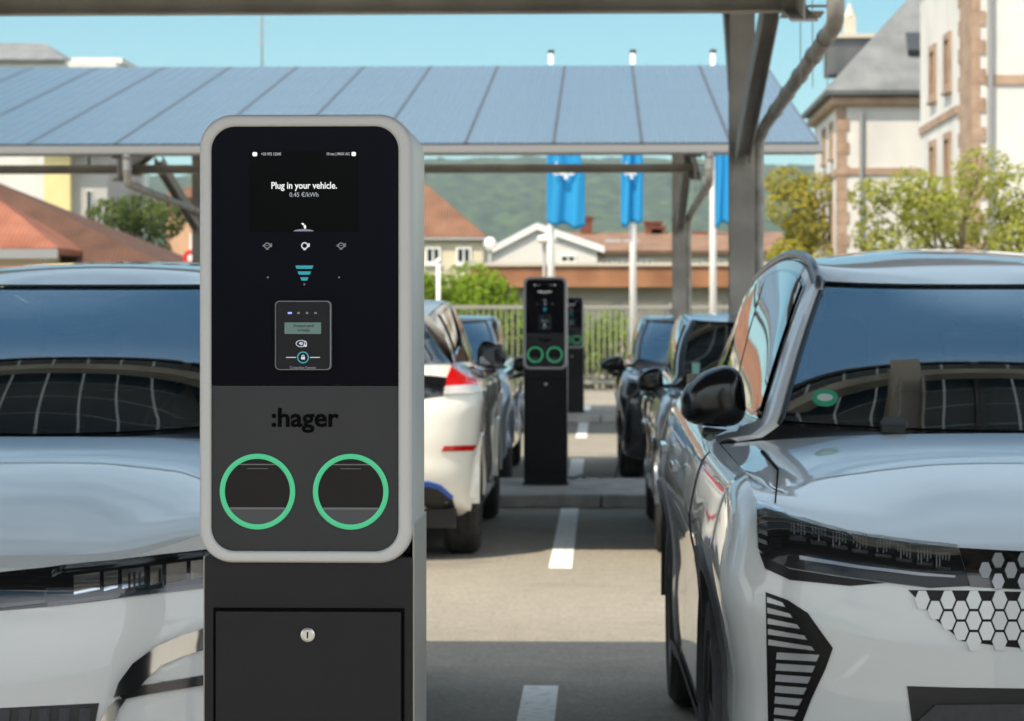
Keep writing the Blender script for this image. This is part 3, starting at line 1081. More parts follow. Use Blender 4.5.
for k in range(-1, 3):
    ln = MB()
    oy = PITCH*k
    for xx in (-.225, -3.0, 2.62, -5.8, 5.4):
        for a, b in ((3.06-5.0, 3.02-.15), (5.13+.35, 9.95), (-1.70, 3.0)):
            if (a, b) == (3.06-5.0, 2.87): continue
            ln.box(xx-.066, xx+.066, a+oy, b+oy, .001, .005)
    if k >= 0: props(ln.build('line_marking', 'line_paint'), kind='structure')

# ------------------------------------------------------------------ charging stations
def pxl(px, py, y=0.):          # photo pixel on the front charger -> local x, z of a charger
    return ((px-306.5)/610.0, 1.65 - (py-115)/610.0)
def make_charger(loc, label, group, detail=True):
    t = thing('charging_station', label, 'charging station', loc, 0, group)
    # pedestal
    p = MB()
    x0, x1 = -.168, .1725
    p.box(x0, x1, .012, .335, 0, .925)
    p.box(x0+.001, x1-.001, .060, .334, .9252, .985)
    ped = p.build('pedestal', 'pedestal', t, bevel=.004)
    sd = MB()
    sd.box(x1+.0005, x1+.004, .03, .328, .0, .978)
    sd.box(x0-.004, x0-.0005, .03, .328, .0, .925)
    sd.build('side_cladding', 'side_metal', t, bevel=.0015)
    d = MB()
    dx0, _ = pxl(216.5, 0); dx1, dz1 = pxl(402, 611)
    d.box(dx0, dx1, .002, .012, .10, dz1)
    door = d.build('access_door', 'pedestal', t, bevel=.002)
    gp = MB()
    gp.box(dx0-.005, dx1+.005, .0105, .0128, .095, dz1+.005)
    gp.build('door_gap', 'logo_black', t)
    lx, lz = pxl(309, 634)
    lk = MB()
    lk.lathe([(.0001, -.006), (.0085, -.006), (.0115, -.004), (.0115, .003)], 28, 'y', (lx, .002, lz))
    lk.build('lock', 'steel', door, smooth=True, angle=30)
    kh = MB(); kh.prism(rrect(lx-.0012, lx+.0012, lz-.0055, lz+.0055, .001, 2), -.0046, -.0030); kh.build('keyhole', 'logo_black', door)
    bp = MB(); bp.box(x0-.012, x1+.012, .0, .347, .0, .012); bp.build('base_plate', 'pedestal', t, bevel=.003)
    # head
    W2 = .1745
    z0, z1 = 1.65-.734, 1.65
    fr = MB()
    outer0 = rrect(-W2, W2, z0, z1, .054, 10)
    # housing behind (a soft D-shaped extrusion)
    rowsH = []
    for (yy, ins, sc) in ((.036, .004, 1), (.05, .0, 1), (.30, .0, 1), (.335, .012, 1)):
        rowsH.append([(x*(1-ins/W2), yy, (z-1.283)*(1-ins/.367)+1.283) for x, z in outer0])
    hm_ = MB(); hm_.grid(rowsH, closed=True)
    n_ = len(outer0)
    hm_.add(rowsH[-1], [tuple(range(n_))])
    hm_.build('head_housing', 'housing_silver', t, smooth=True, angle=40)
    # front frame: rounded bezel ring
    i0, i1 = pxl(212, 551)[0], pxl(399.5, 551)[0]
    iz0, iz1 = pxl(0, 551)[1], pxl(0, 127)[1]
    def ring(dx, dz, rr):   # outline shrunk from outer towards inner by fraction
        return rrect(lerp(-W2, i0, dx), lerp(W2, i1, dx), lerp(z0, iz0, dx), lerp(z1, iz1, dx), rr, 10)
    rr_ = [(0, .034, .054), (0, .010, .054), (.10, .003, .052), (.28, 0., .050), (.80, 0., .042), (1., .003, .039), (1., .012, .039)]
    fr.grid([[(x, yy, z) for x, z in ring(f_, 0, r_)] for f_, yy, r_ in rr_], closed=True)
    fr.build('front_frame', 'frame_grey', t, smooth=True, angle=60)
    zs = pxl(0, 385)[1]
    # panels
    up = MB()
    full = rrect(i0-.001, i1+.001, iz0-.001, iz1+.001, .039, 10)
    upoly = [(x, max(z, zs)) for x, z in full]
    def dedupe(pl):
        out = []
        for q in pl:
            if not out or math.hypot(q[0]-out[-1][0], q[1]-out[-1][1]) > 1e-5: out.append(q)
        if math.hypot(out[0][0]-out[-1][0], out[0][1]-out[-1][1]) < 1e-5: out.pop()
        return out
    up.prism(dedupe([q for q in upoly if q[1] > zs] + [(i0-.001, zs), (i1+.001, zs)]), .006, .03)
    panel = up.build('display_panel', 'panel_black', t)
    lo = MB()
    lo.prism(dedupe([(i1+.001, zs-.0015), (i0-.001, zs-.0015)] + [q for q in full if q[1] < zs-.002]), .0065, .03)
    lpanel = lo.build('lower_panel', 'panel_grey', t)
    # screen
    a = pxl(249.5, 232); b = pxl(359.5, 151)
    sc_ = MB(); sc_.prism(rrect(a[0], b[0], a[1], b[1], .002, 3), .0045, .0065)
    scr = sc_.build('screen', 'screen_black', panel)
    def tx(nm, body, px, py, h_px, m_, par, bold=0., width_px=None, y=.0042, align='CENTER'):
        x, z = pxl(px, py)
        return text(nm, body, h_px/610.0, m_, par, (x, y, z), bold, align, width=None if not width_px else width_px/610.0)
    tx('screen_title', 'Plug in your vehicle.', 305, 186.2, 9.6, 'screen_white', scr, .0002, 65.5)
    if detail:
        tx('price_text', '0.45 €/kWh', 305, 195.3, 6.4, 'screen_dim', scr, .00008, 29)
        tx('status_text', '+33 972 12345', 272, 154.6, 3.9, 'screen_dim', scr, .0002, 20)
        tx('status_text', '10 mn | MAX AC', 339, 154.6, 3.9, 'screen_dim', scr, .0002, 23)
        for px_, w_ in ((255.7, 4.8), (354.7, 4.4)):
            x, z = pxl(px_, 154.6)
            ic = MB(); ic.prism(rrect(x-w_/1220, x+w_/1220, z-.0034, z+.0034, .002, 4), .0036, .0045); ic.build('status_icon', 'screen_white', scr)
        # plug icon and glow arc
        x, z = pxl(304.6, 226.5)
        ic = MB()
        ic.prism([(x-.0045+.0005, z+.0045), (x-.001, z+.0052), (x+.0015, z+.003), (x-.0012, z+.0012)], .0036, .0045)
        ic.prism([(x+.0002, z+.0012), (x+.003, z+.002), (x+.0042, z-.001), (x+.0035, z-.0042), (x+.0012, z-.0045), (x+.0002, z-.0015)], .0036, .0045)
        ic.build('plug_icon', 'screen_white', scr)
        gm = MB()
        xg, zg = pxl(304.6, 232)
        arc = [(xg + .0165*math.cos(R(q)), zg+.0006 + .0034*math.sin(R(q))) for q in range(0, 181, 12)]
        gm.prism(arc, .0038, .0045); gm.build('glow_arc', 'glow_white', scr)
    # row of three plug icons
    for k, px_ in enumerate((268, 305.5, 342)):
        x, z = pxl(px_, 246)
        ic = MB()
        ro, ri = (.0058, .0038) if k == 1 else (.0052, .0034)
        pts = [(x+ro*math.cos(2*PI*q/24), z+ro*math.sin(2*PI*q/24)) for q in range(24)]
        pin = [(x+ri*math.cos(2*PI*q/24), z+ri*math.sin(2*PI*q/24)) for q in range(24)]
        for q in range(24):
            e = (q+1) % 24
            ic.add([(pts[q][0], .0052, pts[q][1]), (pts[e][0], .0052, pts[e][1]), (pin[e][0], .0052, pin[e][1]), (pin[q][0], .0052, pin[q][1])], [(0, 1, 2, 3)])
        if k != 1: ic.prism([(x-.0022, z-.0004), (x+.0022, z+.0003), (x+.0022, z+.0012), (x-.0022, z+.0004)], .0048, .0058)
        ic.prism([(x+ro*.75, z+.0030), (x+ro+.0026, z+.0042), (x+ro+.0026, z-.002), (x+ro*.75, z-.0025)], .0050, .0058)
        if k != 1:
            ic.prism([(x-ro*.8, z+.002), (x-ro-.0024, z+.001), (x-ro-.0024, z-.001), (x-ro*.8, z-.002)], .0050, .0058)
        ic.prism(rrect(x-.0022, x+.0022, z-ro-.0014, z-ro+.0004, .0005, 2), .0050, .0058)
        ic.build('plug_symbol', 'icon_bright' if k == 1 else 'icon_grey', panel)
    # teal signal bars
    for k, (py_, w_) in enumerate(((267.4, 18.2), (273.3, 13.6), (279.2, 8.2))):
        x, z = pxl(305.2, py_)
        ic = MB(); h_ = w_/1220
        ic.prism([(x-h_, z+.0027), (x-h_+.0022, z-.0027), (x+h_-.0022, z-.0027), (x+h_, z+.0027)], .0050, .0062)
        ic.build('signal_bar', 'teal_led', panel)
    for px_, py_ in ((268.6, 277.6), (340, 277.6), (305.2, 284.5)):
        x, z = pxl(px_, py_); ic = MB(); ic.lathe([(.0001, .0052), (.0016, .0052), (.0016, .0062)], 12, 'y', (x, 0, z)); ic.build('sensor_dot', 'icon_grey', panel)
    # card reader
    a = pxl(276.6, 370); b = pxl(332.8, 301)
    e_ = MB(); e_.prism(rrect(a[0], b[0], a[1], b[1], .0075, 6), -.006, .0062); rd = e_.build('card_reader', 'reader_edge', t, bevel=.001)
    f_ = MB(); f_.prism(rrect(a[0]+.0016, b[0]-.0022, a[1]+.0016, b[1]-.0016, .0062, 6), -.0072, -.0055); f_.build('reader_face', 'reader_body', rd)
    for k, px_ in enumerate((291.6, 300.3, 308.8, 317.3)):
        x, z = pxl(px_, 313.2)
        ic = MB(); q = .0034 if k == 0 else .0020
        ic.prism(rrect(x-q, x+q, z-.0016, z+.0016, .0008, 3), -.0080, -.0070); ic.build('status_led', 'blue_led' if k == 0 else 'icon_grey', rd)
    a = pxl(286.3, 334); b = pxl(322.8, 322.6)
    ic = MB(); ic.prism(rrect(a[0], b[0], a[1], b[1], .001, 3), -.0080, -.0070); lcd = ic.build('reader_display', 'lcd', rd)
    if detail:
        tx('display_text', 'Present card', 305.5, 326, 4.2, 'lcd_text', lcd, .0001, 20, -.0082)
        tx('display_text', 'or badge', 305.5, 330.3, 4.0, 'lcd_text', lcd, .0001, 12, -.0082)
        # contactless symbol: oval outline, hand and waves
        x, z = pxl(303.8, 343.6)
        ic = MB()
        ov = [(x-.0012 + .0085*math.cos(2*PI*q/28), -.0076, z + .0052*math.sin(2*PI*q/28)) for q in range(29)]
        ic.tube(ov, .0006, 5)
        for q in (0, 1, 2):
            ic.tube([(x-.001+q*.0022 + (.002+q*.001)*math.cos(R(w_)), -.0076, z+.0002 + (.0022+q*.0011)*math.sin(R(w_))) for w_ in range(-60, 61, 15)], .0006, 5)
        ic.prism([(x-.0055, z), (x-.001, z+.0032), (x-.0004, z-.003)], -.0080, -.0070)
        ic.prism([(x+.004, z-.001), (x+.0085, z-.0035), (x+.0062, z-.0058), (x+.002, z-.0035)], -.0080, -.0070)
        ic.build('contactless_symbol', 'icon_bright', rd)
        x, z = pxl(304.8, 357.4)
        ic = MB()
        ic.tube([(x + .0088*math.cos(2*PI*q/28), -.0076, z + .0088*math.sin(2*PI*q/28)) for q in range(29)], .0009, 5)
        ic.build('badge_circle', 'teal_line', rd)
        ic = MB()
        ic.prism(rrect(x-.0030, x+.0030, z-.0034, z+.0010, .0008, 3), -.0080, -.0070)
        ic.tube([(x + .0022*math.cos(R(q)), -.0076, z + .001 + .0028*math.sin(R(q))) for q in range(0, 181, 20)], .0006, 5)
        for s_ in (-1, 1):
            ic.box(x+s_*.0195-.0082, x+s_*.0195+.0082, -.0078, -.0070, z-.0006, z+.0006)
        ic.build('badge_symbol', 'icon_bright', rd)
        tx('reader_text', 'Contactless Payment', 304.6, 367.6, 3.6, 'icon_grey', rd, .0001, 26, -.0074)
    # brand lettering
    tx('lettering', ':hager', 305.3, 418.5, 26, 'logo_black', lpanel, .0011, 67.5, .0058)
    # sockets
    for px_ in (258.2, 351.6):
        x, z = pxl(px_, 491.5)
        rg = MB()
        ro, ri = .0620, .0536
        rg.lathe([(ri, .0068), (ri, .0045), (ri+.0012, .0036), (ro-.0012, .0036), (ro, .0045), (ro, .0068)], 72, 'y', (x, 0, z))
        ringo = rg.build('socket_ring', 'ring_green', t, smooth=True, angle=40)
        dk = MB(); zc = z-.0275
        up_ = [(x+ri*math.cos(R(q)), z+ri*math.sin(R(q))) for q in range(0, 360, 5)]
        dk.prism([q for q in up_ if q[1] > zc] and dedupe([(px2, max(pz2, zc)) for px2, pz2 in up_]), .0058, .007)
        dk.build('socket_flap', 'socket_dark', ringo)
        lw = MB()
        lw.prism(dedupe([(px2, min(pz2, zc-.0005)) for px2, pz2 in up_]), .0054, .007)
        lw.build('socket_recess', 'socket_recess', ringo)
        lp = MB(); hw = math.sqrt(ri*ri-.0275**2)
        lp.box(x-hw+.001, x+hw-.001, .0045, .0062, zc-.0016, zc+.0016); lp.build('flap_edge', 'socket_lip', ringo)
        lp = MB(); hw = math.sqrt(ri*ri-.044**2)
        lp.box(x-hw, x+hw, .0050, .0062, z+.0435, z+.0452)
        lp.box(x-hw*.55, x+hw*.55, .0048, .0062, z+.037, z+.0380); lp.build('flap_hinge', 'socket_lip', ringo)
    return t
ch = make_charger((-.4815, 4.235, .088), 'large dark charging pillar with green socket rings filling the foreground beside the white car', 'pillar charging stations')
c2 = copy_tree(ch); c2.location = (-.435, 20.62, .10)
c2['label'] = 'charging pillar on the middle kerb behind the white hatchback, its whole front in view'
c3 = copy_tree(ch); c3.location = (-.405, 20.62+PITCH, .10)
c3['label'] = 'most distant charging pillar, half hidden behind another pillar'

# ------------------------------------------------------------------ solar canopies
CR = {}
def make_canopy(Y0, name_label, z_near=3.50, z_far=5.37, length=9.75, x0=-12.02, x1=2.58, post_y=6.5, ncol=14, nrow=5):
    t = thing('solar_canopy', name_label, 'solar canopy', (0, Y0, 0), 0, 'solar canopies over the parking rows')
    ang = math.atan2(z_far-z_near, length)
    cs, sn = math.cos(ang), math.sin(ang)
    Lp = length/cs/nrow
    wp = (x1-x0)/ncol
    m_ = MB()
    hwp = wp/2-.0125
    m_.box(-hwp, hwp, -Lp/2+.003, Lp/2-.003, -.003, .003)
    glass = None
    for i in range(ncol):
        for j in range(nrow):
            yc = (j+.5)*Lp
            x = x0+(i+.5)*wp
            if glass is None:
                glass = m_.build('solar_panel', 'pv_glass', t)
                fm = MB()
                a, b = hwp, Lp/2-.012
                for xx in (-a, a): fm.box(xx-.011, xx+.011, -b, b, -.030, .006)
                for yy in (-b, b): fm.box(-a+.0115, a-.0115, yy-.011, yy+.011, -.030, -.0045)
                o = glass
                fo = fm.build('panel_frame', 'alu_dark', o)
            else:
                o = glass.copy(); COL.objects.link(o); o.parent = t
                f2 = fo.copy(); COL.objects.link(f2); f2.parent = o
            o.rotation_euler = (ang, 0, 0)
            o.location = (x, yc*cs, z_near + yc*sn)
    zb = lambda y: z_near + y*math.tan(ang)
    # purlins along x
    for k in range(nrow+1):
        p = MB()
        y = max(.10, min(length-.10, k*length/nrow))
        for dy in ((-.35, .35) if 0 < k < nrow else (.12,) if k == 0 else (-.12,)):
            p.box(x0+.02, x1-.02, y+dy-.03, y+dy+.03, zb(y+dy)-.17, zb(y+dy)-.036)
        p.build('purlin', 'galvanised', t)
    # gutter
    gu = MB()
    gu.grid([[(x, y, z) for x in (x0-.02, x1+.03)] for y, z in ((-.16, z_near-.03), (-.16, z_near-.115), (-.13, z_near-.135), (-.03, z_near-.135), (-.01, z_near-.115), (-.01, z_near-.035))])
    gu.box(x0-.02, x1+.03, -.155, -.012, z_near-.128, z_near-.12)
    gu.build('gutter', 'gutter_white', t)
    fs = MB(); fs.box(x0, x1, -.006, .05, z_near-.034-.075, z_near-.034); fs.build('eave_trim', 'galvanised', t)
    # eave beam below the rafters
    eb = MB()
    yb = .90
    eb.box(x0+.3, 1.11, yb-.05, yb+.05, z_near-.30, z_near-.29); eb.box(x0+.3, 1.11, yb-.05, yb+.05, z_near-.205, z_near-.195); eb.box(x0+.3, 1.11, yb-.006, yb+.006, z_near-.29, z_near-.205)
    eb.build('eave_beam', 'galvanised', t)
    for px_ in (1.13, -5.75, -12.63):
        if px_ < x0-.8: continue
        po = MB()
        h = .10
        # I-section post: two flanges and a web, seen from the front
        zt = zb(post_y)-.62
        po.box(px_-h, px_+h, post_y-.10, post_y-.088, .10, zt); po.box(px_-h, px_+h, post_y+.088, post_y+.10, .10, zt)
        po.box(px_-.005, px_+.005, post_y-.0875, post_y+.0875, .10, zt)
        po.box(px_-.17, px_+.17, post_y-.17, post_y+.17, .098, .116)
        po.build('post', 'galvanised', t)
        ra = MB()
        ya, yb2 = .12, length-.15
        for (zo, th, wd) in ((-.185, .014, .075), (-.60, .014, .075)):
            ra.hexa([(px_-wd, ya, zb(ya)+zo*(1 if zo > -.3 else .78)), (px_+wd, ya, zb(ya)+zo*(1 if zo > -.3 else .78)), (px_+wd, yb2, zb(yb2)+zo*(1 if zo > -.3 else .6)), (px_-wd, yb2, zb(yb2)+zo*(1 if zo > -.3 else .6)),
                     (px_-wd, ya, zb(ya)+zo*(1 if zo > -.3 else .78)+th), (px_+wd, ya, zb(ya)+zo*(1 if zo > -.3 else .78)+th), (px_+wd, yb2, zb(yb2)+zo*(1 if zo > -.3 else .6)+th), (px_-wd, yb2, zb(yb2)+zo*(1 if zo > -.3 else .6)+th)])
        w_ = .005
        ra.hexa([(px_-w_, ya, zb(ya)-.468+.015), (px_+w_, ya, zb(ya)-.468+.015), (px_+w_, yb2, zb(yb2)-.36+.015), (px_-w_, yb2, zb(yb2)-.36+.015),
                 (px_-w_, ya, zb(ya)-.187), (px_+w_, ya, zb(ya)-.187), (px_+w_, yb2, zb(yb2)-.187), (px_-w_, yb2, zb(yb2)-.187)])
        ra.build('rafter', 'galvanised', t)
        for (y1_, z1_) in ((3.0, zb(3.0)-.60), (10.0 if length > 9.9 else length-.5, zb(length-.6)-.52)):
            br = MB()
            a_ = Vector((px_, post_y + (-.13 if y1_ < post_y else .13), 2.72)); b_ = Vector((px_, y1_, z1_))
            for sx in (-1, 1):
                br.bar(a_ + Vector((sx*.052, 0, 0)), b_ + Vector((sx*.052, 0, 0)), .012, .15)
            br.bar(a_, b_, .09, .012)
            br.build('brace', 'galvanised', t)
        # rain pipe from the gutter back to the post
        dp = MB()
        xp = px_+.155
        zp = 3.02
        dp.tube([(xp, -.085, z_near-.13), (xp, -.085, zp+.22), (xp, -.075, zp+.08), (xp, -.02, zp+.02), (xp, .06, zp-.0), (xp, post_y-.35, zp-.10), (xp, post_y-.20, zp-.125), (xp-.02, post_y-.09, zp-.16), (xp-.03, post_y-.05, zp-.26), (xp-.03, post_y-.05, .12)], .048, 14)
        for yy in (.55, 1.4, 2.5, 3.6, 4.8): dp.lathe([(.050, -.02), (.056, -.02), (.056, .02), (.050, .02)], 14, 'y', (xp, yy, zp-.0-.10*(yy-.06)/(post_y-.41)))
        dp.build('rain_pipe', 'pipe_zinc', t, smooth=True, angle=40)
        jm = MB(); jm.tube([(xp, -.085, z_near-.12), (xp, -.085, zp+.16)], .054, 14); jm.tube([(xp, -.085, z_near-.16), (xp, -.085, z_near-.10)], .072, 14)
        jm.build('pipe_joint', 'gutter_white', t, smooth=True, angle=40)
        # hangers and stay wires between the eave beam and the pipe
        hw_ = MB()
        for zz in (z_near-.22, z_near-.275): hw_.bar((px_-.02, .82, zz), (xp+.06, .82, zz), .010, .014)
        for xx in (px_+.03, px_+.10, xp+.03): hw_.tube([(xx, .82, z_near-.2), (xx, .80, z_near-.75)], .0028, 6)
        hw_.build('stay_wire', 'galvanised', t)
        pb = MB(); pb.box(px_-.075, px_+.16, .74, .99, z_near-.325, z_near-.312); pb.box(px_-.075, px_+.06, .80, .812, z_near-.312, z_near-.20)
        pb.build('bracket', 'galvanised', t)
    return t
make_canopy(14.3, 'solar canopy whose front beam crosses the picture top, with a tall grey post')
make_canopy(30.7, 'far solar canopy with its sloping blue panels in full view')
make_canopy(2.5, 'solar canopy over the nearest white cars, mirrored in their windscreens', z_near=3.35, z_far=4.12, length=6.7, x0=-10.98, x1=3.62, post_y=1.75, nrow=4)

# ------------------------------------------------------------------ cars
PS = dict(
    W=.95, L=4.47, Yc=.64, n=7.5, Yr=.62, nr=4.5, bow=.05, bowr=.08,
    side=[(.12, .20), (.05, .24), (.035, .34), (.030, .46), (.035, .58), (.022, .70), (0, .81), (.010, .90), (.040, .990), (.085, 1.025)],
    front=[(.16, .18), (.08, .21), (.03, .30), (.01, .42), (.0, .54), (.0, .64), (.006, .72), (.016, .785), (.028, .845), (.055, .876)],
    rear=[(.14, .24), (.07, .28), (.02, .38), (0, .50), (0, .62), (.01, .72), (.03, .82), (.05, .92), (.07, 1.0), (.10, 1.045)],
    tap=(.962, .980, .982), rise=.10, wheels=(.90, 3.68), Rw=.355, wt=(.30, .97),
    cowl=(1.40, 1.092), cowl_side=1.56, hood_bulge=.022, crease=(.006, .62),
    ws_base=(1.47, 1.080), header=(2.24, 1.508), yB0=4.08,
    rail=[(.515, 2.25, 1.512), (.525, 2.42, 1.575), (.55, 2.85, 1.60), (.59, 3.3, 1.565), (.61, 3.7, 1.51), (.59, 4.12, 1.44)],
    roof=[(2.24, 1.508), (2.58, 1.578), (3.0, 1.634), (3.4, 1.655), (3.8, 1.635), (4.22, 1.55)],
    mirror=dict(pos=(.838, 1.98, 1.172), size=(.096, .085, .100)),
    paint='paint_pearl', roof_rail='rail_satin')
def P_(**k):
    d = dict(PS); d.update(k); return d
LOW = dict(arch_t=(4, 176), nf=36, ns=70, nb=30, sub=4, nu=30)

PS['seat'] = 'seat_light'; PS['flare'] = .010
right = make_car('parked_car', 'pale grey electric crossover with honeycomb grille, nearest car on the right', 'car', P_(nf=150, sub=10, shoulder=(.075, .125), side_bulge=.008), (1.198, 5.83, 0), R(.65), 'cars parked in the charging bays')
left = make_car('parked_car', 'white crossover with slim headlamp strip behind the left side of the big charging pillar', 'car',
    P_(W=.92, n=4.6, bow=.10, nf=150, sub=10,
       front=[(.18, .18), (.09, .21), (.03, .30), (.0, .42), (.0, .54), (.008, .64), (.018, .69), (.030, .74), (.045, .800), (.075, .832)],
       paint='paint_white', roof_rail=None, header=(2.24, 1.508), cowl=(1.40, 1.078), ws_base=(1.47, 1.066), crease=(.010, .52), hood_bulge=.03,
       roof=[(2.24, 1.508), (2.56, 1.578), (3.0, 1.597), (3.4, 1.612), (3.8, 1.59), (4.22, 1.50)],
       rail=[(.56, 2.26, 1.505), (.61, 2.85, 1.558), (.635, 3.3, 1.575), (.625, 3.7, 1.55), (.58, 4.12, 1.47)],
       mirror=dict(pos=(.945, 1.98, 1.06), size=(.115, .085, .085))),
    (-1.62, 5.83, 0), R(0), 'cars parked in the charging bays')
leaf = make_car('parked_car', 'cream white hatchback seen from behind with a red arrow-shaped tail lamp', 'car',
    P_(W=.885, L=4.45, wheels=(.90, 3.66), Rw=.325, paint='paint_cream', roof_rail=None, arch='paint_cream', arch_w=.02, sill=False, rise=.03,
       bowr=.10, nr=3.6, Yr=.7,
       side=[(.12, .20), (.05, .24), (.035, .34), (.030, .46), (.035, .60), (.022, .76), (0, .90), (.010, .98), (.035, 1.03), (.085, 1.06)],
       rear=[(.16, .30), (.09, .34), (.03, .42), (0, .52), (0, .62), (.005, .74), (.02, .87), (.05, .96), (.08, 1.03), (.12, 1.07)],
       cowl=(1.40, 1.07), cowl_side=1.56, ws_base=(1.46, 1.05), yB0=3.95, rail=[(.57, 2.40, 1.47), (.60, 2.8, 1.515), (.61, 3.2, 1.52), (.60, 3.6, 1.50), (.55, 4.08, 1.43)],
       roof=[(2.3, 1.45), (2.6, 1.50), (3.0, 1.54), (3.4, 1.545), (3.8, 1.53), (4.25, 1.46)], header=(2.3, 1.45), **LOW),
    (-1.565, 19.36, 0), R(180), 'cars parked in the charging bays')
SM = dict(W=.87, L=4.06, wheels=(.82, 3.36), Rw=.315, yB0=3.70, roof_rail=None,
       rail=[(.56, 2.32, 1.395), (.59, 2.7, 1.435), (.60, 3.0, 1.44), (.59, 3.3, 1.42), (.55, 3.76, 1.35)],
       roof=[(2.22, 1.385), (2.5, 1.425), (2.8, 1.452), (3.1, 1.455), (3.5, 1.435), (3.88, 1.37)], header=(2.22, 1.385),
       ws_base=(1.50, .975), rise=.05, cowl=(1.40, .985), cowl_side=1.58, arch_w=.02, sill=False, **LOW)
SM['side'] = [(i, z if z < .3 else .2+(z-.2)*.93) for i, z in PS['side']]
SM['front'] = [(i, z if z < .3 else .2+(z-.2)*.95) for i, z in PS['front']]
SM['rear'] = [(i, z if z < .3 else .2+(z-.2)*.93) for i, z in PS['rear']]
slate = make_car('parked_car', 'slate blue small hatchback with a parking sticker behind its windscreen', 'car',
    P_(**SM, paint='paint_slate', arch='paint_slate', mirror=dict(pos=(.835, 1.86, 1.02), size=(.085, .08, .085))), (1.165, 15.0, 0), R(.2), 'cars parked in the charging bays')
black = make_car('parked_car', 'black hatchback beyond the middle kerb with a cable plugged into its nose', 'car',
    P_(**SM, paint='paint_black', arch='paint_black', mirror=dict(pos=(.885, 1.86, 1.0), size=(.11, .08, .078))), (1.0, 22.5, 0), R(0), 'cars parked in the charging bays')
blue = make_car('parked_car', 'pale blue car facing the camera between the white hatchback and the charging pillar', 'car',
    P_(**dict(SM, L=4.3), paint='paint_blue', arch='paint_blue', mirror=dict(pos=(.915, 1.86, 1.0), size=(.11, .08, .078))), (-1.60, 21.9, 0), R(0), 'cars parked in the charging bays')
# ------------------------------------------------------------------ details on the cars
# right car
c = right
hl = [(757, 504), (766, 506), (790, 518), (820, 527), (850, 535), (905, 543), (958, 549), (970, 586), (930, 588), (890, 583), (840, 576), (790, 568), (770, 560), (759, 549)]
lamp, lamp2 = stick(c, 'headlight', hl, 'lamp_body', .003, step=5)
stick(c, 'lower_blade', [(760, 552), (790, 569), (840, 577), (885, 583), (850, 586), (790, 580), (766, 569)], 'lamp_body', .005)
def chips(c, name, par, quads, m_, off):
    return stick(c, name, quads, m_, off, True, 30, None, skirt=.002)
random.seed(3)
cells, fins = [], []
for k in range(8):
    x0 = 790 + k*20.5 + (3 if k > 3 else 0)
    if k == 7: x0 -= 2
    yt = 517.5 + (x0-787)*.20 + 5
    cells.append([(x0, yt), (x0+16, yt+3), (x0+16, yt+20), (x0, yt+18)])
    for f in range(5):
        xf = x0 + 1.2 + f*3.1
        hh = random.uniform(8, 16)
        fins.append([(xf, yt+2), (xf+1.3, yt+2.3), (xf+1.3, yt+hh), (xf, yt+hh-.3)])
for q_ in cells:
    chips(c, 'lamp_cell', lamp, [q_], 'lamp_cell', .006)
chips(c, 'lamp_fin', lamp, fins, 'lamp_led', .0085)
chips(c, 'lamp_reflector', lamp, [[(771, 513), (784, 520), (783, 553), (771, 547)]], 'dark_chrome', .007)
chips(c, 'lamp_strip', lamp, [[(760, 512), (768, 515), (768, 519), (760, 516)], [(760, 521), (768, 524), (768, 528), (760, 525)], [(760, 530), (768, 533), (768, 537), (760, 534)], [(760, 539), (768, 542), (768, 546), (760, 543)],
     [(800, 556), (860, 566), (920, 573), (955, 576), (955, 578), (920, 576), (860, 569), (800, 560)]], 'lamp_led', .0085)
stick(c, 'lamp_cover', [(x + (1 if x < 800 else -1), y+.6) for x, y in hl], 'lamp_cover', .014, skirt=.0)
# vertical running lamp
dr = [(766, 592), (788, 600), (808, 613), (820, 630), (833, 648), (826, 668), (812, 698), (803, 721), (795, 738), (769, 738)]
stick(c, 'running_lamp', dr, 'lamp_body', .003)
q = []
for k in range(5):
    y = 597 + k*10.5
    q.append([(768+k*.3, y), (783+k*7.2, y+5.5+k*.4), (786+k*7.2, y+10+k*.3), (768+k*.3, y+5.6)])
for k in range(8):
    y = 652 + k*11
    q.append([(778-.4*k, y), (820-k*4.2, y+2.5), (817-k*4.3, y+9), (777-.4*k, y+6.8)])
chips(c, 'lamp_stripe', None, q, 'led_glass', .007)
# honeycomb grille: upper band and the lower field that fades into the bumper
stick(c, 'grille_band', [(958.5, 549), (1010, 552), (1060, 553.5), (1132, 554), (1132, 590), (1060, 590), (1010, 589), (970.5, 587)], 'gloss_black', .004)
stick(c, 'grille_field', [(908, 590), (973, 590.5), (1060, 593), (1132, 593), (1132, 662), (1060, 652), (1000, 646), (962, 641), (936, 620)], 'lamp_body', .002)
def hexes(x0, x1, y0, y1, inside, s=.89, rx=6.6, ry=10.3, ph=0):
    out = []
    i = 0
    x = x0
    while x < x1:
        y = y0 + (ry if i % 2 else 0)
        while y < y1:
            if inside(x, y):
                out.append([(x+rx*1.28*s*math.cos(R(a)), y+ry*1.14*s*math.sin(R(a))) for a in (0, 60, 120, 180, 240, 300)])
            y += ry*2
        x += rx*1.95; i += 1
    return out
fieldin = lambda x, y: y > 592 and y < 594 + max(0, (x-905))*.78 and y < 640 + (x-960)*.10
stick(c, 'honeycomb', hexes(922, 1136, 600, 662, fieldin), 'paint_pearl', .009, True, 40, skirt=.004)
stick(c, 'honeycomb', hexes(972, 1136, 561, 589, lambda x, y: x > 972+(y-550)*.3 and 552 < y < 588, .74), 'led_glass', .010, True, 40, skirt=.003)
stick(c, 'lower_intake', [(907, 686), (960, 687.5), (1132, 690), (1132, 770), (918, 770)], 'trim_black', .003)
stick(c, 'intake_blade', [(935, 704), (1000, 703), (1132, 704), (1132, 720), (1000, 720), (915, 722)], 'cladding', .016)
